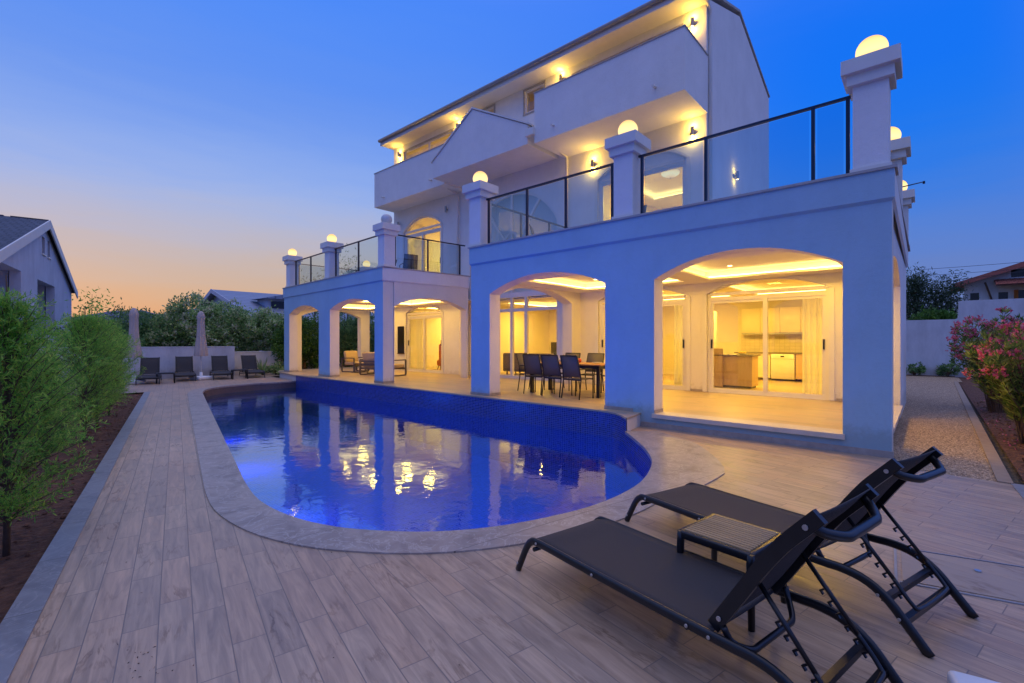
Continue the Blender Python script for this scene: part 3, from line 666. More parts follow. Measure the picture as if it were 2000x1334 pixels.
# flag arm on the side parapet
m = MB(); m.tube([(-.05,3.9,4.45),(.27,4.6,4.66),(.272,4.61,4.66)], .012, 6); m.cyl((.285,4.63,0), .02, 4.63, 4.68, 8); P(m, 'wall_bracket', 'navy')
# --- left wing (slightly turned)
LA = (-11.89,.20); ld = (-.99845,.05568); ls = (.13112,.99137)   # right front corner, along the front, along the right side
LN = (-ld[1]*-1, 0)
ln = (.05568,.99845)                                            # into the wing
LL = 8.09
fo = [(0,.236),(.50,.236)] + arc(.50,3.66,2.63,2.91) + [(3.66,.236),(4.60,.236)] + arc(4.60,7.51,2.62,2.91) + [(7.51,.236),(LL,.236),(LL,3.70),(0,3.70)]
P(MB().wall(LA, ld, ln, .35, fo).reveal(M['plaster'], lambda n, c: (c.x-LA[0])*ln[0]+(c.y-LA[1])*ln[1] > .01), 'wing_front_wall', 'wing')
so = [(.36,.236),(.37,.236)] + arc(.37,3.04,2.58,2.90) + [(3.06,.236),(3.13,.236),(3.13,3.70),(.36,3.70)]
P(MB().wall(LA, ls, (-ls[1],ls[0]), .32, so), 'wing_side_wall', 'plaster')
C_ = (LA[0]+ls[0]*3.13, LA[1]+ls[1]*3.13)
P(MB().poly([(C_[0],C_[1]),(-12.72,4.2),(-12.95,4.2),(C_[0]-.32,C_[1])], .236, 3.7), 'wing_corner_wall', 'plaster')
BL = (LA[0]+ld[0]*LL, LA[1]+ld[1]*LL)
eo = [(.36,.236),(.60,.236)] + arc(.60,3.3,2.6,2.9) + [(3.3,.236),(3.75,.236),(3.75,3.7),(.36,3.7)]
P(MB().wall(BL, ln, (-ld[0],-ld[1]), .32, eo), 'wing_end_wall', 'plaster')
mb = MB()
Lp = lambda u, v: (LA[0]+ld[0]*u+ln[0]*v, LA[1]+ld[1]*u+ln[1]*v)
def band(p, q, nv, m):
    o1 = .035; f = lambda P_, k: (P_[0]+nv[0]*k, P_[1]+nv[1]*k)
    m.add([(*f(p,o1),3.35),(*f(q,o1),3.35),(*f(q,o1),3.72),(*f(p,o1),3.72),(*f(p,.001),3.31),(*f(q,.001),3.31)], [(0,1,2,3),(0,4,5,1)])
band(Lp(-.035,0), Lp(LL+.035,0), (-ln[0],-ln[1]), mb); band((LA[0]-ls[0]*.03,LA[1]-ls[1]*.03), C_, (ls[1],-ls[0]), mb); band(Lp(LL,0), Lp(LL,3.75), ld, mb)
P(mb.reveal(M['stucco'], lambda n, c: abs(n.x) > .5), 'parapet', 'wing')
for bx in ((LA, ld, ln, -.055, LL+.055, -.055, .37, 3.721, 3.756),(LA, ls, (-ls[1],ls[0]), .30, 3.2, -.05, .34, 3.722, 3.757),(BL, ln, (-ld[0],-ld[1]), .37, 3.8, -.05, .34, 3.722, 3.757)): P(MB().obox(*bx), 'parapet_coping', 'coping_dark')
P(MB().poly([Lp(.1,.3),Lp(LL-.3,.3),(BL[0]+.4,4.3),(-12.9,4.2),(C_[0]-.3,C_[1])], 3.3, 3.5), 'terrace_floor', 'slab')
for u0, u1 in ((0,.50),(3.66,4.60),(7.51,LL)): P(MB().obox(LA, ld, ln, u0-.012, u1+.012, -.012, .362, .232, .30), 'pillar_skirting', 'skirt')
tray_ceiling(LA, ld, ln, .1, 7.9, .35, 4.05, 2.955, [.9,3.6,4.5,7.2], [.95,3.3])
for u in (1.5,3.0,5.1,6.6):
    for v in (1.4,2.8):
        p = Lp(u,v); downlight(p[0], p[1], 3.15); area('porch_downlight', (*p,3.14), .30, 16)
for u, l in ((.12,False),(3.92,True),(7.68,True)): pier(Lp(u,.19), ld, ln, 3.755, 5.05, l, .185, .30, .17)
p0 = Lp(7.6,3.5); pier(p0, ld, ln, 3.755, 4.95, True, .185, .30, .17)
railing(Lp(.40,.19), Lp(3.66,.19), 3.755, 4.81, [.02,.46,.98])
railing(Lp(4.18,.19), Lp(7.40,.19), 3.755, 4.81, [.03,.5,.97])
railing((LA[0]-.17+ls[0]*.40,LA[1]+ls[1]*.42), (C_[0]-.17,C_[1]), 3.755, 4.81, [.03,.46,.92])
railing(Lp(7.86,.45), Lp(7.86,3.2), 3.755, 4.81, [.03,.5,.97])
# --- main block
MX0, MX1, MY0, MY1 = -17.2, -3.78, 4.2, 10.3
SW = (-12.35,-8.33)                                              # stair window
UD = (-6.89,-4.28); UL = (-16.45,-14.0)
holes = [door_hole(*UD,3.52,6.22,6.66), door_hole(*UL,3.52,6.16,6.64), [(-7.75,7.3),(-4.42,7.3),(-4.42,9.62),(-7.75,9.62)], [(-9.69,9.05),(-8.87,9.05),(-8.87,9.82),(-9.69,9.82)],
         [(-12.0,9.35),(-11.1,9.35),(-11.1,9.82),(-12.0,9.82)], [(-16.42,7.3),(-13.3,7.3),(-13.3,9.62),(-16.42,9.62)], door_hole(-16.3,-13.95,.25,2.68,3.0)]
mo = [(MX0,.236),(SW[0],.236)] + arc(SW[0],SW[1],5.35,6.62) + [(SW[1],.236),(-7.84,.236),(-7.84,3.29),(MX1,3.29),(MX1,10.12),(MX0,10.12)]
P(MB().wall((0,MY0), X_, Y_, .25, mo, holes), 'front_wall', 'stucco')
gab = [(MY0+.25,3.3),(MY1,3.3),(MY1,9.9),(6.95,11.02),(MY0+.25,10.15)]
P(MB().wall((MX1,0), Y_, (-1,0), .25, gab), 'gable_wall', 'stucco')
P(MB().wall((MX0,0), Y_, X_, .25, [(MY0+.25,0),(MY1,0),(MY1,9.9),(6.95,11.02),(MY0+.25,10.15)]), 'gable_end_wall', 'stucco')
P(MB().box(MX0,MX1-.26,MY1-.25,MY1-.01,0,9.9), 'rear_wall', 'stucco')
# roof with fascia and gutter
rp = [(3.62,10.07),(6.95,11.14),(10.40,9.99),(10.40,10.05),(6.95,11.21),(3.60,10.14)]
mb = MB(); n = len(rp)
for xa, xb in ((MX0-.06, MX1+.015),):
    mb.add([(xa,y,z) for y,z in rp]+[(xb,y,z) for y,z in rp], [(0,1,4,5),(1,2,3,4),(6,11,10,7),(7,10,9,8)]+[(i,(i+1)%n,n+(i+1)%n,n+i) for i in range(n)])
roof = P(mb, 'roof', 'coping_dark')
P(MB().box(MX0-.05,MX1+.01,3.64,4.2,9.92,9.96), 'soffit', 'plaster', roof)
mb = MB(); mb.box(MX0-.07,MX1+.02,3.56,3.62,9.90,10.10); P(mb, 'fascia', 'trim', roof)
mb = MB(); mb.tube([(MX0-.07,3.50,10.09),(MX1+.02,3.50,10.09)], .065, 10); P(mb, 'gutter', 'gutter', roof)
mb = MB(); mb.box(MX0-.10,MX0+.2,3.7,4.0,10.15,10.30); P(mb, 'chimney_cap', 'gutter', roof)
# balconies
def balcony(x0, x1, yf, zb, zt, nm='balcony'):
    mb = MB(); mb.box(x0,x1,yf,yf+.14,zb,zt); mb.box(x0,x0+.14,yf+.14,MY0,zb,zt); mb.box(x1-.14,x1,yf+.14,MY0,zb,zt); mb.box(x0+.14,x1-.14,yf+.14,MY0,zb,zb+.18)
    b = P(mb, nm, 'stucco')
    m = MB(); m.box(x0-.02,x1+.02,yf-.02,yf+.16,zt,zt+.025); m.box(x0-.02,x0+.16,yf+.16,MY0,zt,zt+.0255); m.box(x1-.16,x1+.02,yf+.16,MY0,zt,zt+.0255); P(m, 'balcony_coping', 'coping_dark', b)
    for k in (.16,.84):
        x = x0+(x1-x0)*k; m = MB(); m.tube([(x,yf+.02,zb+.30),(x,yf-.14,zb+.27)], .035, 10); P(m, 'drain_spout', 'pvc', b)
    return b
balcony(-8.09,-3.75,2.72,7.18,8.60); balcony(-17.15,-12.6,3.2,7.15,8.57)
# gabled canopy between the balconies
pp = [(-12.66,7.22),(-8.33,7.22),(-8.33,7.78),(-10.63,8.98),(-12.66,7.78)]
P(MB().wall((0,2.7), X_, Y_, 1.5, pp), 'gabled_canopy', 'stucco')
mb = MB()
for a, b in (((-12.72,7.77),(-10.63,9.0)),((-10.63,9.0),(-8.27,7.77))):
    mb.add([(a[0],2.66,a[1]),(b[0],2.66,b[1]),(b[0],2.66,b[1]+.05),(a[0],2.66,a[1]+.05),(a[0],4.2,a[1]),(b[0],4.2,b[1]),(b[0],4.2,b[1]+.05),(a[0],4.2,a[1]+.05)], [(0,1,2,3),(0,4,5,1),(3,2,6,7),(0,3,7,4),(1,5,6,2)])
P(mb, 'canopy_edge', 'trim')
# pipes
mb = MB(); mb.box(-8.36,-8.06,2.62,2.78,7.42,7.62); mb.tube([(-8.16,2.66,7.55),(-7.98,2.95,7.36),(-7.94,4.1,7.16),(-7.94,4.12,7.05),(-7.94,4.12,3.6)], .045, 8); P(mb, 'downpipe', 'pvc')
mb = MB(); mb.tube([(-12.95,3.2,7.30),(-12.93,4.1,7.06),(-12.93,4.12,6.9),(-12.93,4.12,3.6)], .045, 8); P(mb, 'downpipe', 'pvc')
mb = MB(); mb.tube([(-3.74,3.9,10.1),(-3.73,4.33,9.8),(-3.73,4.35,9.6),(-3.73,4.35,3.6)], .045, 8)
P(mb, 'downpipe', 'pvc')
mb = MB(); mb.tube([(-12.50,4.12,.24),(-12.50,4.12,3.5)], .05, 8); P(mb, 'downpipe', 'navy')
# upper doors and windows
arched_door(*UD, MY0, 3.52, 6.10, 6.22, 6.66, infill=True); arched_door(*UL, MY0, 3.52, 5.95, 6.16, 6.64)
arched_door(-16.3,-13.95, MY0, .25, 2.5, 2.68, 3.0)
def window(x0, x1, z0, z1, mids=()):
    f = MB(); y0, y1 = MY0+.03, MY0+.11; t = .065
    f.box(x0,x0+t,y0,y1,z0,z1); f.box(x1-t,x1,y0,y1,z0,z1); f.box(x0+t,x1-t,y0,y1,z0,z0+t); f.box(x0+t,x1-t,y0,y1,z1-t,z1)
    for m in mids: f.box(m-.05,m+.05,y0-.01,y1+.01,z0+t,z1-t)
    w = P(f, 'window', 'pvc'); g = MB(); g.box(x0+t,x1-t,MY0+.065,MY0+.071,z0+t,z1-t); P(g, 'pane', 'glass', w)
    m = MB(); e = .06
    m.box(x0-e,x1+e,MY0-.02,MY0+.01,z1,z1+e); m.box(x0-e,x0,MY0-.02,MY0+.01,z0,z1); m.box(x1,x1+e,MY0-.02,MY0+.01,z0,z1); m.box(x0-e,x1+e,MY0-.04,MY0+.01,z0-.04,z0)
    P(m, 'window_frame', 'coping_dark', w)
window(-7.75,-4.42,7.3,9.62,(-6.08,-4.95)); window(-9.69,-8.87,9.05,9.82); window(-12.0,-11.1,9.35,9.82); window(-16.42,-13.3,7.3,9.62,(-14.75,))
# tall stair window with fan muntins
f = MB(); yc = MY0+.10; cx = sum(SW)/2
A = arc(SW[0],SW[1],5.35,6.62); B = arc(SW[0]+.09,SW[1]-.09,5.35,6.53)
for i in range(len(A)-1):
    q = [A[i],A[i+1],B[i+1],B[i]]; f.add([(p[0],yc-.05,p[1]) for p in q]+[(p[0],yc+.05,p[1]) for p in q], [(0,1,2,3),(7,6,5,4),(3,2,6,7)])
f.box(SW[0],SW[0]+.09,yc-.05,yc+.05,.24,5.35); f.box(SW[1]-.09,SW[1],yc-.05,yc+.05,.24,5.35)
for x in (-11.0,cx,-9.7): f.box(x-.05,x+.05,yc-.05,yc+.05,.24,3.0)
f.box(cx-.04,cx+.04,yc-.045,yc+.045,3.18,6.55); f.box(SW[0]+.09,SW[1]-.09,yc-.045,yc+.045,4.55,4.63)
f.box(SW[0]+.09,SW[1]-.09,yc-.055,yc+.055,3.0,3.18); f.box(SW[0]+.09,SW[1]-.09,yc-.055,yc+.055,2.52,2.62); f.box(SW[0]+.09,SW[1]-.09,yc-.055,yc+.055,.24,.34)
for s in (-1,1):
    f.bar((cx,yc,4.6),(cx+s*1.25,yc,6.22),.07,.08); f.bar((cx+s*.45,yc,4.62),(cx+s*.45,yc,4.95),.06,.08); f.bar((cx+s*.45,yc,4.95),(cx,yc,5.3),.06,.08)
sw_ = P(f, 'stair_window', 'pvc')
g = MB(); g.add([(p[0],yc,p[1]) for p in B]+[(SW[1]-.09,yc,.34),(SW[0]+.09,yc,.34)], [tuple(range(len(B)+2))]); P(g, 'pane', 'glass', sw_)
P(MB().box(SW[0],SW[1],4.62,4.64,3.31,6.6), 'sky_reflection_sheet', 'infill', sw_)  # added sheet behind the upper panes, coloured as the sky's reflection
P(MB().box(MX0+.3,-7.7,4.46,5.1,3.02,3.3), 'hall_ceiling_edge', 'ceil')
# wall sconces (up and down lights)
def sconce(x, y, z, n=(0,-1), lit=True, pw=11):
    mb = MB(); c = (x+n[0]*.09, y+n[1]*.09, 0)
    mb.cyl(c, .045, z-.11, z+.11, 14); mb.box(min(x,x+n[0]*.06)-.02,max(x,x+n[0]*.06)+.02,min(y,y+n[1]*.06)-.02,max(y,y+n[1]*.06)+.02,z-.03,z+.03)
    s = P(mb, 'wall_lamp', 'lamp_metal')
    if lit:
        b = MB()
        for zz in (z-.113,z+.113): b.lathe([(.0001,0),(.036,0)], (c[0],c[1],zz), 12)
        P(b, 'bulb', 'bulb', s)
        point('wall_lamp_up', (c[0]+n[0]*.02,c[1]+n[1]*.02,z+.15), pw, .02); point('wall_lamp_down', (c[0]+n[0]*.02,c[1]+n[1]*.02,z-.15), pw, .02)
for x, z in ((-7.03,6.72),(-4.10,6.8),(-8.17,9.66),(-4.10,9.55),(-16.72,9.55),(-12.95,9.62)): sconce(x, MY0, z)
sconce(MX1, 6.4, 6.2, (1,0), True, 2.5)
sconce(-16.78, MY0, 6.55, lit=False); sconce(-13.62, MY0, 6.62, lit=False)

# --- rooms
def room(x0, x1, y0, y1, z0, z1, power, ceiling=True, skipfloor=False, mat='room', lamp_z=None, tray=None):
    mb = MB()
    mb.add([(x0,y1,z0),(x1,y1,z0),(x1,y1,z1),(x0,y1,z1)], [(0,1,2,3)])
    mb.add([(x0,y0,z0),(x0,y1,z0),(x0,y1,z1),(x0,y0,z1)], [(0,1,2,3)]); mb.add([(x1,y0,z0),(x1,y1,z0),(x1,y1,z1),(x1,y0,z1)], [(0,1,2,3)])
    P(mb, 'interior_wall', mat, recalc=False)
    P(MB().add([(x0,y0,z0),(x1,y0,z0),(x1,y1,z0),(x0,y1,z0)], [(0,1,2,3)]), 'interior_floor', 'porchtile', recalc=False)
    if tray: tray_ceiling((0,0), X_, Y_, x0, x1, y0, y1, z1, tray[0], tray[1], name='interior_ceiling')
    else: P(MB().add([(x0,y0,z1),(x1,y0,z1),(x1,y1,z1),(x0,y1,z1)], [(0,3,2,1)]), 'interior_ceiling', 'ceil', recalc=False)
    nx = max(1, round((x1-x0)/2.6))
    for k in range(nx):
        x = x0+(x1-x0)*(k+.5)/nx; area('room_lamp', (x,(y0+y1)/2,z1-.06), .5, power/nx)
room(-7.44,-.66,4.43,9.75,.245,2.96,310,tray=([-6.8,-4.4,-3.7,-.9],[5.2,8.6]))
room(-12.75,-7.46,4.46,9.6,.245,2.95,190,tray=([-11.9,-8.4],[5.4,8.4]))
room(-17.0,-12.77,4.46,10,.245,2.95,190,tray=([-16.5,-13.4],[5.0,8.6]))
room(-7.3,-4.05,4.46,9.6,3.52,6.50,170,tray=([-6.9,-4.5],[5.0,8.0]))
room(-17.0,-13.3,4.46,9.6,3.52,6.78,130)
room(-13.28,-7.35,5.2,9.6,3.53,6.9,14)
room(-8.3,-4.05,4.46,9.9,7.2,9.85,130); room(-17.0,-12.7,4.46,9.9,7.2,9.85,110); room(-12.6,-8.4,4.46,9.9,7.2,9.88,22)

# ------------------------------------------------------------------ loungers
def bez(pts, k=4): return [tuple(p) for p in spline([Vector(p) for p in pts], k)]
def make_lounger(label, group, loc, rz, Wd=.61):
    t = thing('sun_lounger', label, 'sun lounger', loc, rz, group)
    fr = MB()
    prof = [(0,0),(.05,.095),(.10,.185),(.15,.235),(.24,.25),(.75,.252),(1.44,.262),(1.62,.268),(1.73,.247),(1.82,.19),(1.90,.10),(1.985,0)]
    for w in (0,Wd): fr.tube(bez([(s_,w,z_) for s_,z_ in prof], 3), .0245, 10, flat=.62)
    for s_, z_ in ((.16,.185),(1.30,.235)): fr.tube([(s_,.01,z_),(s_,Wd-.01,z_)], .014, 8)
    fr.build('frame', M['black'], t)
    for s_, z_ in ((1.80,.185),(1.875,.105)): MB().bar((s_,.01,z_),(s_,Wd-.01,z_),.030,.030).build('cross_bar', M['black'], t)
    # seat sling wrapped over the rails
    sl = MB(); n = 30; m = 10; vs = []
    for i in range(n+1):
        u = i/n; s_ = .10+u*1.33
        zz = np.interp(s_, [.06,.10,.15,.24,.75,1.44], [.12,.20,.247,.266,.268,.276])
        for j in range(m+1):
            w = Wd*j/m; sag = .020*(1-(2*j/m-1)**2)*min(1,u*5)*min(1,(1-u)*8+.4)
            vs.append((s_, w, zz+.004-sag))
    sl.add(vs, [(i*(m+1)+j,(i+1)*(m+1)+j,(i+1)*(m+1)+j+1,i*(m+1)+j+1) for i in range(n) for j in range(m)], True)
    o = sl.build('seat_sling', M['fabric_dark'], t); md = o.modifiers.new('thick','SOLIDIFY'); md.thickness = .004
    # backrest
    bp = [(1.42,.285),(1.54,.475),(1.63,.62),(1.70,.72),(1.745,.775),(1.845,.885)]
    vs = []; c = bez([(s_,0,z_) for s_,z_ in bp], 5); n = len(c)-1
    for i, p in enumerate(c):
        for j in range(m+1):
            w = .05+(Wd-.10)*j/m; sag = .022*(1-(2*j/m-1)**2)*min(1,i/3)*min(1,(n-i)/3+.2)
            vs.append((p[0]+sag*.8-.004, w, p[2]-sag*.6+.004))
    sl = MB(); sl.add(vs, [(i*(m+1)+j,(i+1)*(m+1)+j,(i+1)*(m+1)+j+1,i*(m+1)+j+1) for i in range(n) for j in range(m)], True)
    backrest = sl.build('backrest', M['fabric_dark'], t); md = backrest.modifiers.new('thick','SOLIDIFY'); md.thickness = .005
    for w in (.045,Wd-.045):
        cc = [Vector(p) for p in bez([(s_,w,z_) for s_,z_ in bp], 4)]; vs = []
        for i, p in enumerate(cc):
            tt = (cc[min(i+1,len(cc)-1)]-cc[max(i-1,0)]).normalized(); nn = Vector((-tt.z,0,tt.x))
            for a_, b_ in ((-.014,-.028),(.014,-.028),(.014,.030),(-.014,.030)): vs.append(p+Vector((0,a_,0))+nn*b_)
        q = len(cc); rl = MB(); rl.add(vs, [(i*4+k,i*4+(k+1)%4,i*4+4+(k+1)%4,i*4+4+k) for i in range(q-1) for k in range(4)]+[(3,2,1,0),(q*4-4,q*4-3,q*4-2,q*4-1)])
        rl.build('back_rail', M['black'], backrest)
    hd = MB(); hd.tube(bez([(1.815,.05,.845),(1.845,.07,.82),(1.89,.15,.80),(1.897,.22,.80),(1.897,Wd-.22,.80),(1.89,Wd-.15,.80),(1.845,Wd-.07,.82),(1.815,Wd-.05,.845)], 4), .020, 10)
    hd.build('head_bar', M['black'], backrest)
    lb = MB(); lb.tube(bez([(1.47,.03,.31),(1.50,.05,.25),(1.545,.12,.215),(1.55,.2,.212),(1.55,Wd-.2,.212),(1.545,Wd-.12,.215),(1.50,Wd-.05,.25),(1.47,Wd-.03,.31)], 4), .015, 8)
    lb.build('lower_bar', M['black'], backrest)
    # toothed support arms, joined by a bent tube
    ar = MB(); y0, y1 = .10, Wd-.10
    a0 = Vector((1.58,0,.535)); a1 = Vector((1.905,0,.150))
    for y in (y0,y1): ar.tube([(a0.x,y,a0.z),(a0.x*.3+a1.x*.7,y,a0.z*.3+a1.z*.7)], .0105, 8)
    e = a0.lerp(a1,.69)
    ar.tube(bez([(e.x,y0,e.z),(a1.x-.02,y0,a1.z+.02),(a1.x,y0+.05,a1.z),(a1.x,y1-.05,a1.z),(a1.x-.02,y1,a1.z+.02),(e.x,y1,e.z)], 5), .0105, 8)
    d = (a1-a0).normalized(); nn = Vector((-d.z,0,d.x)); nn = nn if nn.z < 0 else -nn
    for y in (y0,y1):
        for k in range(6):
            q = a0+d*(.16+.052*k); q.y = y
            ar.bar(q, q+nn*.030, .008, .012, up=(0,1,0)); ar.bar(q+nn*.030-d*.004, q+nn*.030+d*.018, .008, .012, up=(0,1,0))
    ar.build('support_arm', M['black'], t)
    for s_, z_ in ((.02,.055),(.22,.25),(.72,.25),(1.32,.26),(1.43,.262),(1.78,.205),(1.87,.125)):
        for w, sg in ((-.017,-1),(Wd+.017,1)): MB().tube([(s_,w,z_),(s_,w+sg*.006,z_)], .008, 8).build('bolt', M['bolt'], t)
    for w, sg in ((.004,-1),(Wd-.004,1)):
        for s_, z_ in ((1.80,.835),(1.45,.335)): MB().tube([(s_,w+.026*-sg,z_),(s_,w+.020*-sg,z_)], .011, 8).build('bolt', M['bolt'], t)
    return t
gl = 'black sling loungers around the pool'
LA_ = make_lounger('black sling sun lounger on the side of the slatted table away from the house', gl, (-1.67,-5.41,0), R(-12.6)); LA_.scale = (.955,1,.985)
dup(LA_, 'black sling sun lounger between the slatted side table and the house', (-1.54,-4.17,0), R(-17.2), 1.0)
for lab, x, y, rz in (('dark lounger against the white back wall, leftmost of the four there, beside a closed parasol',-19.95,-3.98,167),
                  ('dark lounger against the white back wall, second from the left, right of a low table',-20.45,-2.75,168),
                  ('dark lounger against the white back wall right of the second closed parasol',-20.35,-1.52,168),
                  ('dark lounger at the right end of the back wall row, next to spiky plants',-20.35,-.32,170)):
    a = R(rz); w = .66
    # origin is the near-left foot; step half a width so that (x, y) is the middle of the foot end
    dup(LA_, lab, (x+math.sin(a)*w/2, y-math.cos(a)*w/2, 0), a, (1.0,1.06,1.0))
# slatted side table
def make_side_table(label, loc, rz, h=.40, a=.40, b=.40, top='slat'):
    t = thing('side_table', label, 'side table', loc, rz, 'low tables beside the loungers')
    fr = MB(); ha, hb = a/2, b/2
    for s in (-1,1):
        fr.rbox(-ha,ha,s*hb-.016,s*hb+.016,h-.05,h-.006,.008); fr.rbox(s*ha-.016,s*ha+.016,-hb,hb,h-.05,h-.006,.008)
    fr.build('frame', M['black'], t)
    for sx in (-1,1):
        for sy in (-1,1):
            m = MB(); m.tube([(sx*ha,sy*hb,h-.01),(sx*ha,sy*hb,h-.06),(sx*(ha+.008),sy*(hb+.008),0)], [.019,.022,.017], 10); m.build('leg', M['black'], t)
    tp = MB(); n = 13
    for k in range(n):
        y = -hb+.026+(b-.052)*k/(n-1); tp.rbox(-ha+.012,ha-.012,y-.0088,y+.0088,h-.020,h,.003,1)
    tp.build('slatted_top', M[top], t); return t
st_ = make_side_table('square side table with a slatted tan top between the two near loungers', (-.51,-4.86,0), R(-9))
dup(st_, 'low dark side table between the two leftmost loungers by the back wall', (-20.25,-3.40,0), R(168), (1.05,1.25,.95))
dup(st_, 'low dark side table between the two rightmost loungers by the back wall', (-20.4,-.92,0), R(169), (1.05,1.25,.95))
for o in [c for k in bpy.data.objects if k.name.startswith('side_table.') for c in k.children if c.name.startswith('slatted_top')]:
    o.data = o.data.copy(); o.data.materials[0] = M['black']
# white bench corner at the lower right
t = thing('white_stool', 'low white stool with a flat top, standing beside the black loungers\' raised backs', 'stool', (.70,-5.78,0), R(12))
MB().rbox(-.26,.26,-.26,.26,.34,.40,.02,3).build('seat', M['white_plastic'], t)
for sx in (-1,1):
    for sy in (-1,1): MB().tube([(sx*.2,sy*.2,.35),(sx*.22,sy*.22,0)], [.022,.016], 8).build('leg', M['white_plastic'], t)
# parasols
def parasol(label, loc, rz):
    t = thing('closed_parasol', label, 'parasol', loc, rz, 'closed parasols by the back wall')
    MB().tube([(0,0,.05),(0,0,2.66)], .024, 10).build('pole', M['white_plastic'], t)
    b = MB(); b.rbox(-.30,.30,-.30,.30,0,.14,.05,3); b.lathe([(.06,.14),(.05,.30),(.035,.30)], (0,0,0), 12); b.build('base', M['white_plastic'], t)
    c = MB(); c.lathe([(.205,.93),(.215,.96),(.20,1.12),(.165,1.45),(.135,1.7),(.12,2.0),(.115,2.36),(.125,2.40),(.13,2.46),(.10,2.58),(.05,2.68),(.001,2.70)], (0,0,0), 48, True, .13, 8)
    c.build('canopy', M['cream_canvas'], t)
    c = MB(); c.lathe([(.145,1.62),(.148,1.70)], (0,0,0), 24); c.build('tie_strap', M['cream_canvas'], t); return t
parasol('closed cream parasol left of the leftmost back lounger', (-20.75,-4.22,0), 0)
parasol('closed cream parasol in front of the white wall between two back loungers', (-21.0,-2.10,0), .4)

# ------------------------------------------------------------------ garden walls and neighbours
def garden_wall(label, mb, mat='gardenwall'): o = mb.build('garden_wall', M[mat]); return tag(o, label, 'wall')
mb = MB(); mb.box(-22.85,-22.65,-9.5,-.62,-.06,1.25); mb.box(-22.87,-22.63,-9.5,-.6,1.25,1.29); mb.box(-23.05,-22.65,-.62,-.38,-.06,1.29)
garden_wall('white garden wall behind the row of loungers, with a step down at its right end', mb)
mb = MB(); mb.box(-23.3,-23.1,-.37,6.5,-.06,1.0); mb.box(-23.33,-23.07,-.37,6.5,1.0,1.04)
garden_wall('low cream garden wall between the loungers and the left porch', mb, 'creamwall')
mb = MB(); mb.wall((-3.2,20.0), X_, Y_, .22, [(0,-.06),(12,-.06),(12,3.24)]+[(4.62+.12*math.cos(R(a)),2.52+.10-.12*math.sin(R(a))) if False else (4.56,3.24) for a in (0,)]+[(4.53,3.2),(4.52,2.62),(4.49,2.50),(4.42,2.46),(0,2.46)])
garden_wall('tall stepped garden wall at the end of the gravel path', mb)
mb = MB(); q0 = bl(-1.5,-2.6); q1 = bl(-17.5,-2.2); mb.wall(q0, dk, dn, .2, [(0,-.06),(16,-.06),(16,.86),(0,.86)])
garden_wall('low pale garden wall glimpsed behind the left hedge trees', mb)
# left gabled house
ho = (-27.857,-6.046); hd = dk; hn = dn
h = thing('gabled_house', 'blue grey rendered house with a dark tiled gable roof above the hedge trees', 'house')
go = [(-6.8,-.06),(6.4,-.06),(6.4,4.28),(0,6.45),(-6.8,4.2)]
h1 = [(-8+1.3,2.0),(-3.73,2.0),(-3.73,4.05),(-6.7,4.05)]; h2 = [(-1.26,1.9),(2.1,1.9),(2.1,4.03),(-1.26,4.03)]
h3 = [(-.46,5.2),(.08,5.2),(.08,5.92),(-.46,5.92)]; h4 = [(.60,5.2),(1.1,5.2),(1.1,5.92),(.6,5.92)]
MB().wall(ho, hd, hn, .3, go, [h1,h2,h3,h4]).build('wall', M['greywall'], h)
mb = MB(); mb.obox(ho, hd, hn, -6.8, 6.4, 2.4, 2.6, 0, 4.2); mb.obox(ho, hd, hn, -6.75, 6.35, .35, 2.35, 1.7, 1.9); mb.obox(ho, hd, hn, 2.2, 2.5, .35, 2.35, 1.9, 4.2); mb.obox(ho, hd, hn, -3.6, -1.4, .35, 2.35, 1.9, 4.2)
mb.obox(ho, hd, hn, -6.8, 6.4, .31, 9, 4.06, 4.2); mb.obox(ho, hd, hn, 6.1, 6.4, .31, 9, 0, 4.1); mb.build('loggia', M['greywall'], h)
for a0, a1, z0, z1 in ((-.46,.08,5.2,5.92),(.60,1.1,5.2,5.92)):
    w = MB().obox(ho, hd, hn, a0, a1, .12, .16, z0, z1).build('window', M['dark_glass'], h); MB().obox(ho, hd, hn, a0-.06, a1+.06, -.05, .12, z0-.06, z0).build('sill', M['trim'], w)
def slope(mb, o, d, n, p, q, b0, b1, th):
    f = lambda s, b, z: (o[0]+d[0]*s+n[0]*b, o[1]+d[1]*s+n[1]*b, z)
    mb.add([f(p[0],b0,p[1]),f(q[0],b0,q[1]),f(q[0],b1,q[1]),f(p[0],b1,p[1]),f(p[0],b0,p[1]+th),f(q[0],b0,q[1]+th),f(q[0],b1,q[1]+th),f(p[0],b1,p[1]+th)], [(0,3,2,1),(4,5,6,7),(0,1,5,4),(1,2,6,5),(2,3,7,6),(3,0,4,7)])
def tiled_roof(par, o, d, n, p, q, b0, b1, mat, name='roof', th=.12):
    """one roof slope with its own frame, so the tile pattern follows it"""
    L = math.hypot(q[0]-p[0], q[1]-p[1]); a = math.atan2(q[1]-p[1], q[0]-p[0])
    ob = MB().box(0, b1-b0, 0, L, 0, th).build(name, M[mat], par)
    ex = Vector((n[0],n[1],0)); ey = Vector((d[0]*math.cos(a), d[1]*math.cos(a), math.sin(a))); ez = ex.cross(ey)
    base = Vector((o[0]+d[0]*p[0]+n[0]*b0, o[1]+d[1]*p[0]+n[1]*b0, p[1]))
    if ez.z < 0:
        ex = -ex; ez = ex.cross(ey); base = base - ex*(b1-b0)
    mt = Matrix(((ex.x,ey.x,ez.x,base.x),(ex.y,ey.y,ez.y,base.y),(ex.z,ey.z,ez.z,base.z),(0,0,0,1)))
    ob.matrix_local = mt; return ob
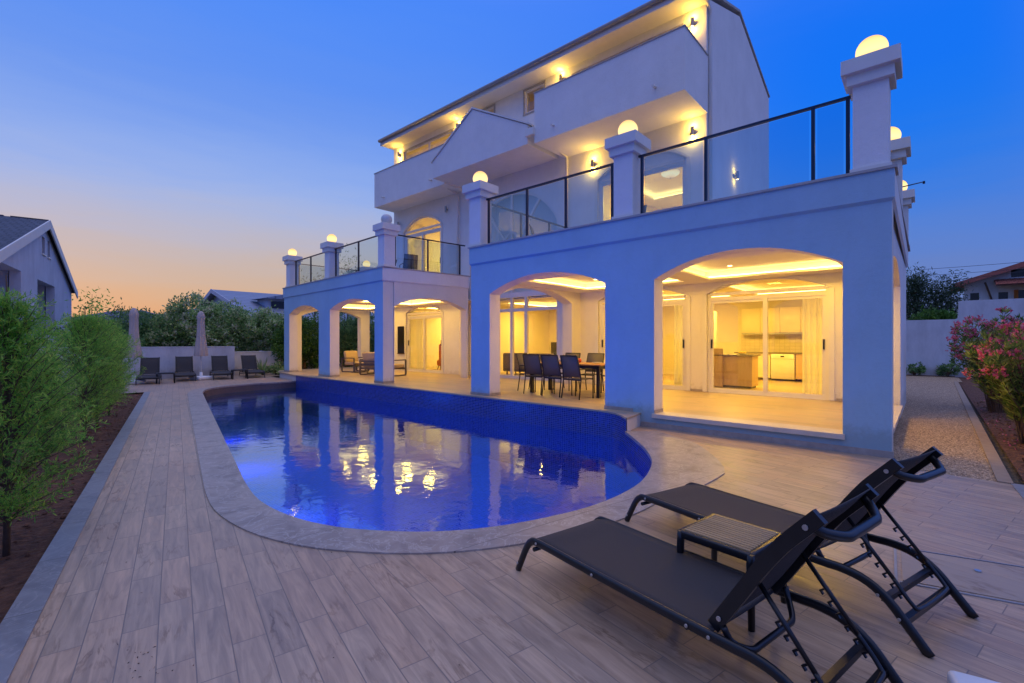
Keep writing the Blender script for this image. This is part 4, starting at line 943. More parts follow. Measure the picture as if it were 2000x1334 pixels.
tiled_roof(h, ho, hd, hn, (-7.3,4.06), (0,6.56), -.14, 11, 'darktile'); rf = tiled_roof(h, ho, hd, hn, (6.9,4.13), (0,6.56), -.14, 11, 'darktile')
mb = MB(); slope(mb, ho, hd, hn, (-7.3,3.84), (-.01,6.34), -.19, -.145, .36); slope(mb, ho, hd, hn, (6.95,3.86), (.01,6.34), -.19, -.145, .36); mb.build('barge_board', M['trim'], h)
mb = MB(); mb.obox(ho, hd, hn, -.09, .09, -.14, 1.0, 6.60, 6.70); mb.obox(ho, hd, hn, -.09, .09, 1.2, 11, 6.60, 6.70); mb.build('ridge_tiles', M['darktile'], h)
MB().obox(ho, hd, hn, -.08, .08, 2.0, 2.16, 6.6, 7.35).build('chimney', M['trim'], h)
mb = MB(); mb.obox(ho, hd, hn, 6.4, 7.2, .4, 3.2, -.06, 3.0); mb.build('annex', M['greywall'], h); tiled_roof(h, ho, hd, hn, (8.0,2.75), (6.3,4.0), .2, 3.6, 'darktile', 'annex_roof')
# metal roofed house
h = thing('metal_roofed_house', 'pale blue grey house with a standing seam metal roof and dormer behind the shrubs', 'house')
o_ = (-40.4,4.23); 
MB().wall(o_, X_, Y_, .3, [(-3.4,-.06),(8.0,-.06),(8.0,3.0),(0,5.25),(-3.4,4.1)], [[(1.5,3.95),(2.2,3.95),(2.2,4.5),(1.5,4.5)]]).build('wall', M['greywall'], h)
MB().box(-40.4-3.4,-32.4,14.0,14.2,-.06,3.0).build('rear_wall', M['greywall'], h); MB().box(-32.6,-32.4,4.6,14,-.06,2.9).build('side_wall', M['greywall'], h)
MB().box(-38.9,-38.2,4.35,4.4,3.95,4.5).build('window', M['dark_glass'], h)
tiled_roof(h, o_, X_, Y_, (9.2,2.72), (0,5.35), -.5, 10, 'seamroof'); tiled_roof(h, o_, X_, Y_, (-4.2,4.0), (0,5.35), -.5, 10, 'seamroof')
mb = MB(); slope(mb, o_, X_, Y_, (9.25,2.55), (.01,5.2), -.56, -.505, .3); slope(mb, o_, X_, Y_, (-4.2,3.85), (-.01,5.2), -.56, -.505, .3); mb.build('barge_board', M['greywall'], h)
dm = MB(); dm.box(-36.6,-34.9,5.6,8.6,3.3,4.55).build('dormer', M['greywall'], h)
MB().box(-34.88,-34.84,5.9,8.3,3.75,4.4).build('window', M['dark_glass'], dm if not isinstance(dm, MB) else h)
mb = MB(); mb.wall((-36.9,5.3), Y_, X_, 2.4, [(-.1,4.55),(3.7,4.55),(1.8,5.0)]); mb.build('dormer_roof', M['seamroof'], h)
for y in (10.6,12.2): MB().box(-40.3,-40.05,y,y+.2,5.3,6.0).build('chimney', M['trim'], h)
# right hand cream house
h = thing('cream_house', 'cream house with a red tiled roof beyond the stepped garden wall', 'house')
o_ = (2.4,44.0)
MB().wall(o_, X_, Y_, .3, [(.1,-.06),(7.6,-.06),(7.6,6.0),(3.9,7.4),(.1,5.98)], [[(.43,4.75),(.93,4.75),(.93,5.32),(.43,5.32)], [(2.65,6.36),(3.4,6.36),(3.4,6.98),(2.65,6.98)], [(1.98,4.75),(2.5,4.75),(2.5,5.28),(1.98,5.28)], [(2.95,4.6),(3.7,4.6),(3.7,5.38),(2.95,5.38)]]).build('wall', M['creamwall'], h)
for a0,a1,z0,z1 in ((.43,.93,4.75,5.32),(2.65,3.4,6.36,6.98),(1.98,2.5,4.75,5.28),(2.95,3.7,4.6,5.38)):
    w = MB().box(2.4+a0,2.4+a1,44.12,44.16,z0,z1).build('window', M['dark_glass'], h); MB().box(2.4+a0-.05,2.4+a1+.05,43.94,44.0,z0-.08,z0-.0).build('sill', M['trim'], w)
tiled_roof(h, o_, X_, Y_, (-.5,5.95), (3.9,7.52), -.9, 9, 'redtile'); tiled_roof(h, o_, X_, Y_, (8.3,5.95), (3.9,7.52), -.9, 9, 'redtile')
mb = MB(); slope(mb, o_, X_, Y_, (-.55,5.72), (3.9,7.26), -.96, -.905, .36); mb.build('barge_board', mat_plain('red_barge_board', (.40,.12,.085), .7, .15, 6), h)
tiled_roof(h, o_, Y_, (1,0), (-1.5,5.66), (-.02,6.16), 1.75, 6.5, 'redtile', 'awning_roof')
MB().bar((3.62,43.4,6.05),(4.05,43.9,4.6),.09,.09).build('brace', M['trunk'], h); MB().box(5.2,5.42,43.93,43.99,4.6,5.4).build('shutter', M['orange'], h)
# small hut, pole and cables
h = thing('garden_hut', 'small white hut with a low dark roof under the pine trees', 'hut')
MB().box(-3.5,-.85,44,47,-.06,4.5).build('wall', M['creamwall'], h); mb = MB(); slope(mb, (-2.2,43.6), X_, Y_, (2.2,4.3), (-.3,5.0), 0, 4, .12); slope(mb, (-2.2,43.6), X_, Y_, (-2.2,4.3), (-.3,5.0), 0, 4, .12); mb.build('roof', M['darktile'], h)
tag(MB().tube([(-.5,43,-.06),(-.5,43,5.7)], [.16,.12], 10).build('utility_pole', M['white_plastic']), 'short white utility pole standing in front of the pines', 'pole')
for k, (p, q) in enumerate((((-14,40,7.6),(18,40,7.4)),((-14,40,7.1),(18,40,6.95)),((-14,40,5.2),(18,40,7.9)))):
    pts = [(p[0]+(q[0]-p[0])*i/16, 40, p[2]+(q[2]-p[2])*i/16-.5*math.sin(math.pi*i/16)) for i in range(17)]
    tag(MB().tube(pts, .014, 5).build('power_cable', M['navy']), ('topmost sagging power cable across the right sky','middle power cable across the right sky','lowest power cable, climbing to the right above the red roof')[k], 'cable', 'power cables over the right houses')

# ------------------------------------------------------------------ plants
def leaf_obj(name, P0, D, L, Wd, mat, parent=None, fold=.0, shape=.5):
    """many small pointed leaves as one mesh"""
    P0 = np.asarray(P0, float); D = np.asarray(D, float); n = len(P0)
    D /= np.linalg.norm(D, axis=1)[:,None]+1e-9
    r = rng.normal(size=(n,3)); S = np.cross(D, r); S /= np.linalg.norm(S, axis=1)[:,None]+1e-9
    L = np.broadcast_to(L, n)[:,None]; Wd = np.broadcast_to(Wd, n)[:,None]
    mid = P0 + D*L*shape
    V = np.stack([P0, mid+S*Wd/2, P0+D*L, mid-S*Wd/2], 1).reshape(-1,3)
    me = bpy.data.meshes.new(name); me.vertices.add(4*n); me.vertices.foreach_set('co', V.ravel())
    me.loops.add(4*n); me.loops.foreach_set('vertex_index', np.arange(4*n, dtype=np.int32))
    me.polygons.add(n); me.polygons.foreach_set('loop_start', np.arange(0,4*n,4, dtype=np.int32)); me.polygons.foreach_set('loop_total', np.full(n,4,dtype=np.int32))
    me.update(calc_edges=True); me.validate(); me.materials.append(mat)
    o = bpy.data.objects.new(name, me); COL.objects.link(o); o.parent = parent; return o
def rand_dir(n): d = rng.normal(size=(n,3)); return d/np.linalg.norm(d,axis=1)[:,None]
def conifer(name, label, cat, loc, H, Rm, limbs=120, rz=0, group=None):
    t = thing(name, label, cat, loc, rz, group)
    tr = MB(); tr.tube([(0,0,0),(.02,.01,H*.3),(-.01,.02,H*.65),(.01,0,H*.97)], [.022,.018,.012,.004], 7)
    P0, D, Ls = [], [], []
    for i in range(limbs):
        z = H*(.10+.87*(i+.5)/limbs); az = i*2.399+rng.uniform(-.4,.4)
        f = z/H; rad = Rm*(np.interp(f, [0,.12,.32,.55,.8,1], [.35,.55,.95,1,.62,.10]))*rng.uniform(.72,1.18)
        el = R(rng.uniform(15,50))+f*.5
        d = np.array([math.cos(az)*math.cos(el), math.sin(az)*math.cos(el), math.sin(el)])
        b = np.array([0,0,z*.86]); e = b+d*rad
        tr.tube([tuple(b), tuple(b+d*rad*.55+np.array([0,0,-.01])), tuple(e)], [.006,.004,.0015], 5, False)
        nb = int(5+rad*20)
        for k in range(nb):
            u = .22+.78*(k+rng.random())/nb; q = b+d*rad*u
            bd = d*.55+rand_dir(1)[0]*.75+np.array([0,0,.38]); bd /= np.linalg.norm(bd); bl_ = rng.uniform(.08,.20)*(1.1-.3*f)
            m = 13; s = (np.arange(m)+.6)/m
            pts = q+np.outer(s, bd)*bl_; pts[:,2] -= .02*s*s
            P0.append(pts); dd = bd*.8+rand_dir(m)*.75; dd[:,2] += .1; D.append(dd); Ls.append(rng.uniform(.024,.052,m))
    P0 = np.concatenate(P0); D = np.concatenate(D); Ls = np.concatenate(Ls)
    tr.build('trunk', M['trunk'], t); leaf_obj('crown', P0, D, Ls, .0075, M['leaf_hedge'], t); leaf_obj('dead_leaves', P0[::29], D[::29]*np.array([1,1,-.2]), .04, .006, M['dry_leaf'], t); return t
hg = 'feathery hedge trees along the left bed'
c1 = conifer('hedge_tree', 'feathery green hedge tree closest to the near end of the left bed', 'tree', (-4.62,-7.64,-.04), 2.08, .60, 150, 0, hg)
c2 = conifer('hedge_tree', 'tall feathery hedge tree just after the gap in the left bed', 'tree', (-9.4,-6.72,-.04), 2.15, .66, 125, 1, hg)
for k, (lab, x, y, h_, rz) in enumerate((('hedge tree set back beside the nearest one in the left bed',-5.05,-8.05,1.0,2),
        ('bright green hedge tree fourth from the loungers end of the left bed',-10.8,-6.40,1.02,3.3),('hedge tree second from the loungers end of the left bed',-12.4,-6.02,.97,4.4),
        ('last feathery hedge tree of the left bed, at the corner by the loungers',-14.2,-5.74,.92,5.1),
        ('slim low hedge tree standing in the gap of the left bed',-7.6,-7.25,.74,.6),('hedge tree set back behind the tall one after the gap',-10.9,-7.5,.98,2.7))):
    dup(c1 if k in (0,4) else c2, lab, (x,y,-.04), rz, h_)
def shrub(name, label, cat, loc, rad, n_cl, leaf, mat, flowers=None, group=None, per=34, seed=0, stems=True, lumps=7, wfac=.45):
    """leafy bush: clumps of leaves through an uneven volume"""
    t = thing(name, label, cat, loc, rng.uniform(0,6), group); rx, ry, rz = rad
    lob = [(rand_dir(1)[0]*np.array([.55,.55,.45]), rng.uniform(.42,.72)) for _ in range(lumps)]
    C = []
    while len(C) < n_cl:
        c, r_ = lob[rng.integers(lumps)]; d = rand_dir(1)[0]; p = c+d*r_*rng.uniform(.55,1.08)**.5
        if p[2] > -.85: C.append(p)
    C = np.array(C); out = C/np.linalg.norm(C,axis=1)[:,None]
    P0 = np.repeat(C, per, 0)+rng.normal(size=(n_cl*per,3))*.085; D = np.repeat(out, per, 0)*.6+rand_dir(n_cl*per)+np.array([0,0,.25])
    P0 = P0*np.array([rx,ry,rz])+np.array([0,0,rz*.95])
    leaf_obj('foliage', P0, D, rng.uniform(.7,1.3,len(P0))*leaf, leaf*wfac, mat, t)
    if stems:
        s = MB()
        for k in range(9):
            e = C[rng.integers(n_cl)]*np.array([rx,ry,rz])*.8+np.array([0,0,rz*.95]); s.tube([(0,0,0),(e[0]*.3,e[1]*.3,e[2]*.5),tuple(e)], [.05,.03,.01], 6, False)
        s.build('stem', M['trunk'], t)
    if flowers:
        k = rng.choice(n_cl, int(n_cl*flowers[0])); k = k[C[k][:,2] > -.3]; fp = np.repeat(C[k]*1.04, flowers[1], 0)+rng.normal(size=(len(k)*flowers[1],3))*.04
        fp = fp*np.array([rx,ry,rz])+np.array([0,0,rz*.95]); leaf_obj('blossom', fp, rand_dir(len(fp)), flowers[2], flowers[2]*.8, flowers[3], t)
    return t
bg = 'shrubs behind the white garden wall'
fl = (.85, 12, .12, M['cream_flower'])
shrub('flowering_shrub', 'pale flowering shrub below the metal roof, right of the right parasol', 'shrub', (-26.2,.95,.2), (1.8,1.8,1.66), 330, .16, M['leaf_bush'], fl, bg)
shrub('flowering_shrub', 'pale flowering shrub between the two parasols', 'shrub', (-27.7,-.75,.2), (1.7,1.7,1.78), 330, .16, M['leaf_bush'], fl, bg)
shrub('flowering_shrub', 'rounded flowering shrub next to the left porch pillar', 'shrub', (-24.9,2.2,.1), (1.3,1.3,1.44), 300, .15, M['leaf_bush'], fl, bg)
shrub('dark_shrub', 'darker tall shrub with sprigs behind the left parasol', 'shrub', (-28.6,-2.4,.1), (1.8,1.8,1.56), 320, .15, M['leaf_dark'], None, bg)
shrub('dark_shrub', 'dark low shrub between the hedge trees and the left parasol', 'shrub', (-27.3,-4.2,.0), (1.7,1.7,1.15), 260, .15, M['leaf_dark'], None, bg)
shrub('green_shrub', 'bright green bush seen through the leftmost porch arch', 'shrub', (-22.4,2.65,-.02), (1.25,1.25,1.45), 300, .13, M['leaf_fresh'], None)
shrub('dark_hedge', 'dark hedge bush seen through the second arch of the left porch', 'shrub', (-22.6,4.9,-.02), (1.7,1.7,1.85), 380, .14, M['leaf_dark'], None)
def tree(name, label, cat, loc, H, rad, n_cl, leaf, mat, trunk=.09, group=None, per=26, base=.35, sparse=1.0, wfac=.4):
    t = thing(name, label, cat, loc, rng.uniform(0,6), group); tr = MB()
    tr.tube([(0,0,0),(.05*H*.2,0,H*.3),(-.03*H*.2,.02,H*.6),(0,0,H*.93)], [trunk,trunk*.8,trunk*.5,trunk*.15], 9); C = []; nl = max(8, n_cl//9)
    for i in range(nl):
        f = base+(1-base)*(i+.5)/nl; az = i*2.4+rng.uniform(-.5,.5); el = R(rng.uniform(5,55)); rr = rad*np.interp((f-base)/(1-base), [0,.25,.6,1],[.6,1,.8,.2])*rng.uniform(.6,1.15)
        b = np.array([0,0,f*H*.9]); d = np.array([math.cos(az)*math.cos(el),math.sin(az)*math.cos(el),math.sin(el)]); e = b+d*rr
        tr.tube([tuple(b),tuple(b+d*rr*.5),tuple(e)], [trunk*.35,trunk*.2,trunk*.06], 6, False)
        for k in range(9): C.append(b+d*rr*rng.uniform(.45,1.1)+rng.normal(size=3)*rr*.16)
    C = np.array(C); P0 = np.repeat(C, per, 0)+rng.normal(size=(len(C)*per,3))*leaf*1.5*sparse
    tr.build('trunk', M['trunk'], t); leaf_obj('crown', P0, rand_dir(len(P0))+np.array([0,0,.2]), rng.uniform(.7,1.3,len(P0))*leaf, leaf*wfac, mat, t); return t
tree('thin_tree', 'thin sparse tree behind the left terrace railing', 'tree', (-27.4,7.7,0), 6.9, 1.6, 150, .20, M['leaf_dark'], .08, None, 7, .4, 1.6, .3)
tree('thin_tree', 'thin sparse tree seen through the leftmost railing panel', 'tree', (-29.0,6.3,0), 5.9, 1.2, 110, .20, M['leaf_dark'], .07, None, 7, .4, 1.6, .3)
sg = tree('sapling', 'tall sprig of a young tree rising above the left hedge', 'sapling', (-13.6,-6.15,0), 2.75, .30, 60, .085, M['leaf_hedge'], .02, None, 9, .45, 1.2, .35)
pg = 'pine trees beyond the right garden wall'
tree('pine_tree', 'tall dark pine nearest the villa corner', 'tree', (-.38,39.8,0), 7.0, .95, 190, .30, M['leaf_pine'], .12, pg, 24, .3, 1.0, .22)
tree('pine_tree', 'broader lower pine in the middle of the three', 'tree', (.79,40.8,0), 6.1, .85, 140, .30, M['leaf_pine'], .12, pg, 20, .3, 1.1, .22)
tree('pine_tree', 'dark pine beside the red roof of the cream house', 'tree', (1.66,41.5,0), 6.6, .55, 90, .30, M['leaf_pine'], .12, pg, 18, .45, 1.1, .22)
shrub('green_shrub', 'green bushes showing over the low part of the right garden wall', 'shrub', (.55,25.2,.6), (1.3,1.2,1.35), 260, .16, M['leaf_fresh'], None)
shrub('dark_shrub', 'dark bush at the left of the low right garden wall', 'shrub', (-.6,25.0,.5), (1.0,1.1,1.15), 200, .16, M['leaf_dark'], None)
def spiky(label, loc, n, L, mat, group=None):
    t = thing('spiky_plant', label, 'plant', loc, 0, group)
    az = rng.uniform(0,6.28,n); el = R(1)*rng.uniform(15,80,n); d = np.stack([np.cos(az)*np.cos(el),np.sin(az)*np.cos(el),np.sin(el)],1)
    leaf_obj('leaves', np.tile([0,0,.02],(n,1)), d, rng.uniform(.6,1.1,n)*L, .05, mat, t, shape=.4)
    MB().tube([(0,0,0),(0,0,.08)], .05, 8).build('stem', M['trunk'], t); return t
yg = 'spiky plants by the left porch end'
spiky('spiky yucca like plant right behind the rightmost back lounger', (-22.0,.55,0), 70, .85, M['leaf_bush'], yg)
spiky('spiky plant next to the first porch pillar', (-21.6,1.35,0), 60, .75, M['leaf_fresh'], yg)
shrub('flowering_shrub', 'small bush with yellowish tips beside the left porch step', 'shrub', (-21.7,1.0,0), (.42,.5,.28), 50, .10, M['leaf_bush'], None, None, 24)
for lab, x, y, s in (('small leafy plant at the foot of the tall right garden wall, near the villa',-.12,19.55,.30),('small leafy plant at the foot of the right garden wall, near the oleander',.95,19.6,.34)):
    shrub('small_plant', lab, 'plant', (x,y,0), (s,s,s*.95), 34, .12, M['leaf_dark'], None, 'small plants along the right wall', 16)
def oleander(label, loc, H, spread, stems, seed, flower_n, bias=(0,0)):
    t = thing('oleander_bush', label, 'shrub', loc, 0, 'pink flowering oleanders in the right bed'); s = MB(); P0, D, LL_ = [], [], []; F, FD = [], []
    for i in range(stems):
        az = rng.uniform(0,6.283); out = spread*math.sqrt(rng.random()); h = H*rng.uniform(.62,1.04)*(1-.22*(out/spread)**2)
        e = np.array([math.cos(az)*out+bias[0]*out, math.sin(az)*out+bias[1]*out, h]); b = np.array([math.cos(az)*.16*rng.random(), math.sin(az)*.16*rng.random(), 0])
        m = b*.6+e*.4; m[2] = h*.5; m[:2] *= .7
        pts = [b+(m-b)*u*2 if u < .5 else m+(e-m)*(u-.5)*2 for u in np.linspace(0,1,9)]
        s.tube([tuple(p) for p in pts[::2]], [.012,.010,.008,.005,.003], 5, False)
        nw = int(17*h/1.7)
        for k in range(nw):
            u = .28+.72*(k+.5)/nw; j = min(7, int(u*8)); p = pts[j]+(pts[j+1]-pts[j])*(u*8-j); ax = (pts[j+1]-pts[j]); ax /= np.linalg.norm(ax)
            for q in range(4):
                a2 = rng.uniform(0,6.283); side = np.array([math.cos(a2),math.sin(a2),0]); P0.append(p); D.append(ax*rng.uniform(.35,.9)+side*.8+np.array([0,0,.1])); LL_.append(rng.uniform(.11,.20)*(1.05-.2*u))
        for q in range(9): P0.append(pts[-1]); D.append(rand_dir(1)[0]*.6+np.array([0,0,.8])); LL_.append(rng.uniform(.08,.15))
        if i < flower_n:
            for q in range(rng.integers(9,17)):
                c = pts[-1]+rng.normal(size=3)*np.array([.055,.055,.035])+np.array([0,0,.05]); nd = rand_dir(1)[0]+np.array([0,0,.5])
                for a in range(5):
                    F.append(c); pd = rand_dir(1)[0]; FD.append(pd+nd*.35)
    s.build('stem', M['trunk'], t); leaf_obj('leaves', P0, D, LL_, .026, M['leaf_olean'], t, shape=.45)
    leaf_obj('flowers', F, FD, .042, .036, M['flower'], t, shape=.65); return t
oleander('broad yellow green oleander with pink flowers, at the deck end of the bed', (1.52,2.6,-.03), 1.72, .74, 105, 0, 46)
oleander('darker pink oleander further along the path in the right bed', (1.48,6.9,-.03), 2.12, .80, 105, 1, 60)
oleander('pink oleander set back from the path beside the largest one', (2.30,3.4,-.03), 1.95, .65, 80, 2, 44)
# leaf litter on the soil and deck
n = 900; px_ = rng.uniform(1.25,2.6,n); py_ = rng.uniform(-.4,9,n)
lit = leaf_obj('leaf_litter', np.stack([px_,py_,np.full(n,-.018)],1), rand_dir(n)*np.array([1,1,.15])+np.array([0,0,.05]), rng.uniform(.04,.10,n), .02, mat_leaf('dry_leaves', (.10,.05,.02), (.17,.09,.04), (.26,.16,.08), .1))
lit['kind'] = 'stuff'
n = 160; pq = rng.normal([1.5,3.4],[.42,2.6],(n,2)); pq = pq[pq[:,0] > 1.16]
ptl = leaf_obj('fallen_petals', np.stack([pq[:,0],pq[:,1],np.full(len(pq),-.012)],1), rand_dir(len(pq))*np.array([1,1,.15])+np.array([0,0,.05]), .032, .026, M['flower']); ptl['kind'] = 'stuff'
def clods(name, pts, r0, r1, mat):
    base = np.array([(0,0,1),(.9,0,.2),(0,.9,.2),(-.9,0,.2),(0,-.9,.2),(0,0,-.5)]); fc = [(0,1,2),(0,2,3),(0,3,4),(0,4,1),(5,2,1),(5,3,2),(5,4,3),(5,1,4)]; mb = MB()
    for p in pts:
        r_ = rng.uniform(r0,r1)*rng.uniform(.5,1); v = (base*rng.uniform(.7,1.3,(6,3))*np.array([1,1,.7]))*r_+p; mb.add([tuple(q_) for q_ in v], fc)
    o = mb.build(name, mat, None, recalc=False); o['kind'] = 'stuff'; return o
u = rng.uniform(0,14,900); off = rng.uniform(.03,1.3,900)
clods('soil_clods', [(-3.3-u_*.976-.22*o_, -7.69+.22*u_-.976*o_, -.04) for u_, o_ in zip(u, off)], .008, .035, M['soil'])
clods('soil_clods', [(x,y,-.028) for x, y in zip(rng.uniform(1.2,2.8,700), rng.uniform(-.4,9,700))], .008, .034, M['soil'])
n = 500; u = rng.uniform(0,14,n); off = rng.uniform(.05,1.4,n)
l2 = leaf_obj('leaf_litter', np.stack([-3.3-u*.976-.22*off, -7.69+.22*u-.976*off, np.full(n,-.035)],1), rand_dir(n)*np.array([1,1,.15])+np.array([0,0,.06]), rng.uniform(.02,.06,n), .012, M['dry_leaf']); l2['kind'] = 'stuff'
n = 70; q = np.concatenate([rng.normal([-2.42,-7.26],[.10,.035],(26,2)), rng.uniform([-4.5,-7.2],[-1,-6],(24,2))])
cr = leaf_obj('debris', np.stack([q[:,0],q[:,1],np.full(len(q),.003)],1), rand_dir(len(q))*np.array([1,1,.1])+np.array([0,0,.06]), rng.uniform(.006,.020,len(q)), .006, M['trunk']); cr['kind'] = 'stuff'

# ------------------------------------------------------------------ furniture
def make_chair(label, loc, rz, group, h=.95):
    """stacking garden chair, mesh seat and back; faces local +y"""
    t = thing('dining_chair', label, 'chair', loc, rz, group)
    for s in (-1,1):
        MB().tube([(s*.25,.22,0),(s*.245,.22,.44),(s*.245,.20,.645)], .013, 8).build('front_leg', M['black'], t)
        MB().tube([(s*.25,-.27,0),(s*.245,-.20,.43),(s*.235,-.245,.66),(s*.23,-.33,h)], .014, 8).build('rear_leg', M['black'], t)
        MB().tube(bez([(s*.245,.22,.60),(s*.25,.18,.65),(s*.25,-.18,.655),(s*.24,-.23,.65)],3), .015, 8).build('armrest', M['black'], t)
    MB().bar((-.25,-.21,.42),(.25,-.21,.42),.025,.03).build('seat_rail', M['black'], t); MB().bar((-.25,.215,.43),(.25,.215,.43),.025,.03).build('seat_rail', M['black'], t); MB().bar((-.23,-.33,h),(.23,-.33,h),.022,.022).build('top_rail', M['black'], t)
    m = MB(); m.add([(-.235,-.2,.445),(.235,-.2,.445),(.235,0,.43),(-.235,0,.43),(.235,.22,.445),(-.235,.22,.445)], [(0,1,2,3),(3,2,4,5)], True); o = m.build('seat', M['fabric_grey'], t); md = o.modifiers.new('t','SOLIDIFY'); md.thickness = .012
    m = MB(); m.add([(-.232,-.21,.48),(.232,-.21,.48),(.228,-.25,.66),(-.228,-.25,.66),(.224,-.328,h-.01),(-.224,-.328,h-.01)], [(0,1,2,3),(3,2,4,5)], True); o = m.build('backrest', M['fabric_grey'], t); md = o.modifiers.new('t','SOLIDIFY'); md.thickness = .01
    return t
ZT = .238
t = thing('dining_table', 'long teak topped dining table with dark legs inside the middle porch arch', 'table', (-6.1,1.72,ZT), R(3))
m = MB()
for k in range(6): m.rbox(-1.0,1.0,-.45+k*.151,-.45+k*.151+.147,.715,.745,.004,1)
m.build('tabletop', M['teak'], t)
m = MB(); m.box(-.95,.95,-.40,-.37,.64,.714); m.box(-.95,.95,.37,.40,.64,.714); m.box(-.95,-.92,-.37,.37,.64,.714); m.box(.92,.95,-.37,.37,.64,.714); m.build('apron', M['navy'], t)
for sx in (-1,1):
    for sy in (-1,1): MB().box(sx*.92-.035,sx*.92+.035,sy*.40-.035,sy*.40+.035,0,.714).build('leg', M['black'], t)
cg = 'mesh chairs around the dining table'
ch = make_chair('mesh chair with its back to the pool, leftmost of the near side', (-6.75,1.22,ZT), R(4), cg)
for lab, x, y, rz in (('mesh chair with its back to the pool, middle of the near side',-6.12,1.14,0),('mesh chair with its back to the pool, rightmost of the near side',-5.50,1.06,-5),
        ('mesh chair on the far side of the table, behind the fruit',-6.75,2.38,180),('mesh chair on the far side of the table, middle one',-6.05,2.42,183),('mesh chair on the far side of the table, at the right',-5.35,2.45,178),
        ('mesh chair at the left head of the table',-7.28,1.62,-85),('mesh chair at the right head of the table, half hidden by the pillar',-4.72,1.80,92)):
    dup(ch, lab, (x,y,ZT), R(rz))
ug = 'mesh chairs on the upper terraces'
for lab, x, y, rz, z in (('mesh chair on the right terrace beside the stair window',-7.0,1.75,-60,3.5),('mesh chair on the right terrace behind the middle pier',-4.5,1.5,170,3.5),
        ('mesh chair on the left terrace seen through the side railing',-13.1,2.0,70,3.5),('mesh chair on the left terrace left of the unlit globe pier',-14.3,1.9,160,3.5)):
    c = dup(ch, lab, (x,y,z), R(rz)); c['group'] = ug
ft = ZT+.745
bw = thing('fruit_bowl', 'pale bowl heaped with fruit on the dining table', 'bowl', (-6.45,1.85,ft))
MB().lathe([(.05,0),(.10,.02),(.16,.09),(.15,.09),(.09,.03),(.001,.02)], (0,0,0), 20).build('bowl', M['white_plastic'], bw)
for k, (x,y,z,r_,mt) in enumerate(((0,0,.10,.045,'fruit'),(.07,.03,.09,.04,'redfruit'),(-.06,.04,.09,.042,'fruit'),(.01,-.07,.09,.04,'orange'),(-.02,.03,.15,.038,'fruit'))): MB().sphere((x,y,z),r_,12,8).build('fruit', M[mt], bw)
bt = MB().lathe([(.001,0),(.037,.005),(.037,.19),(.015,.25),(.013,.31),(.001,.31)], (0,0,0), 14).build('wine_bottle', M['bottle']); tag(bt, 'dark bottle standing beside the fruit bowl on the dining table', 'bottle', None, (-6.62,1.72,ft))
pt = MB().lathe([(.001,0),(.09,.004),(.13,.018),(.128,.022),(.001,.01)], (0,0,0), 24).build('plate', M['appliance']); tag(pt, 'white plate at the right end of the dining table', 'plate', 'plates on the dining table', (-5.55,1.95,ft))
dup(pt, 'white plate near the middle of the dining table', (-6.0,1.55,ft))
mlt = MB().sphere((0,0,.05), .055, 14, 10).build('red_fruit', M['redfruit']); tag(mlt, 'round red fruit lying on the dining table right of the bowl', 'fruit', None, (-6.05,1.95,ft))
# porch lounge set
def lounge_seat(label, loc, rz, w, name, cat):
    t = thing(name, label, cat, loc, rz)
    for s in (-1,1):
        m = MB(); x = s*w/2
        m.bar((x,-.36,.02),(x,.36,.02),.05,.04); m.bar((x,-.36,.58),(x,.36,.58),.06,.04); m.bar((x,-.36,.04),(x,-.36,.56),.05,.05,up=(0,1,0)); m.bar((x,.36,.04),(x,.36,.56),.05,.05,up=(0,1,0)); m.build('arm_frame', M['fabric_grey'], t)
    for y, z in ((-.34,.26),(.32,.26)): MB().bar((-w/2+.03,y,z),(w/2-.03,y,z),.05,.07).build('seat_rail', M['fabric_grey'], t)
    for z in (.40,.52): MB().bar((-w/2+.03,-.34,z),(w/2-.03,-.34,z),.03,.07).build('back_rail', M['fabric_grey'], t)
    k = max(1, round(w/.72))
    for i in range(k):
        x0 = -w/2+.04+(w-.08)*i/k; x1 = -w/2+.04+(w-.08)*(i+1)/k
        MB().rbox(x0+.005,x1-.005,-.28,.36,.29,.42,.045,3).build('seat_cushion', M['cushion'], t)
        o = MB().rbox(x0+.015,x1-.015,-.075,.075,-.22,.24,.06,3).build('back_cushion', M['cushion'], t); o.location = (0,-.25,.63); o.rotation_euler = (R(12),0,0)
    return t
lounge_seat('outdoor armchair with tan cushions facing right inside the left porch', (-17.55,2.55,ZT), R(-78), .78, 'porch_armchair', 'armchair')
lounge_seat('outdoor sofa with tan cushions, its back to the corner pillar', (-14.9,2.15,ZT), R(12), 1.6, 'porch_sofa', 'sofa')
t = thing('coffee_table', 'low slatted coffee table in front of the porch armchair', 'table', (-16.55,2.45,ZT), R(8))
m = MB()
for k in range(7): m.rbox(-.42,.42,-.26+k*.075,-.26+k*.075+.068,.38,.41,.004,1)
m.build('tabletop', M['cushion'], t)
for sx in (-1,1):
    m = MB(); x = sx*.38; m.bar((x,-.26,.02),(x,.26,.02),.045,.04); m.bar((x,-.26,.04),(x,-.26,.38),.045,.045,up=(0,1,0)); m.bar((x,.26,.04),(x,.26,.38),.045,.045,up=(0,1,0)); m.bar((x,-.238,.355),(x,.238,.355),.04,.045); m.build('leg_frame', M['fabric_grey'], t)
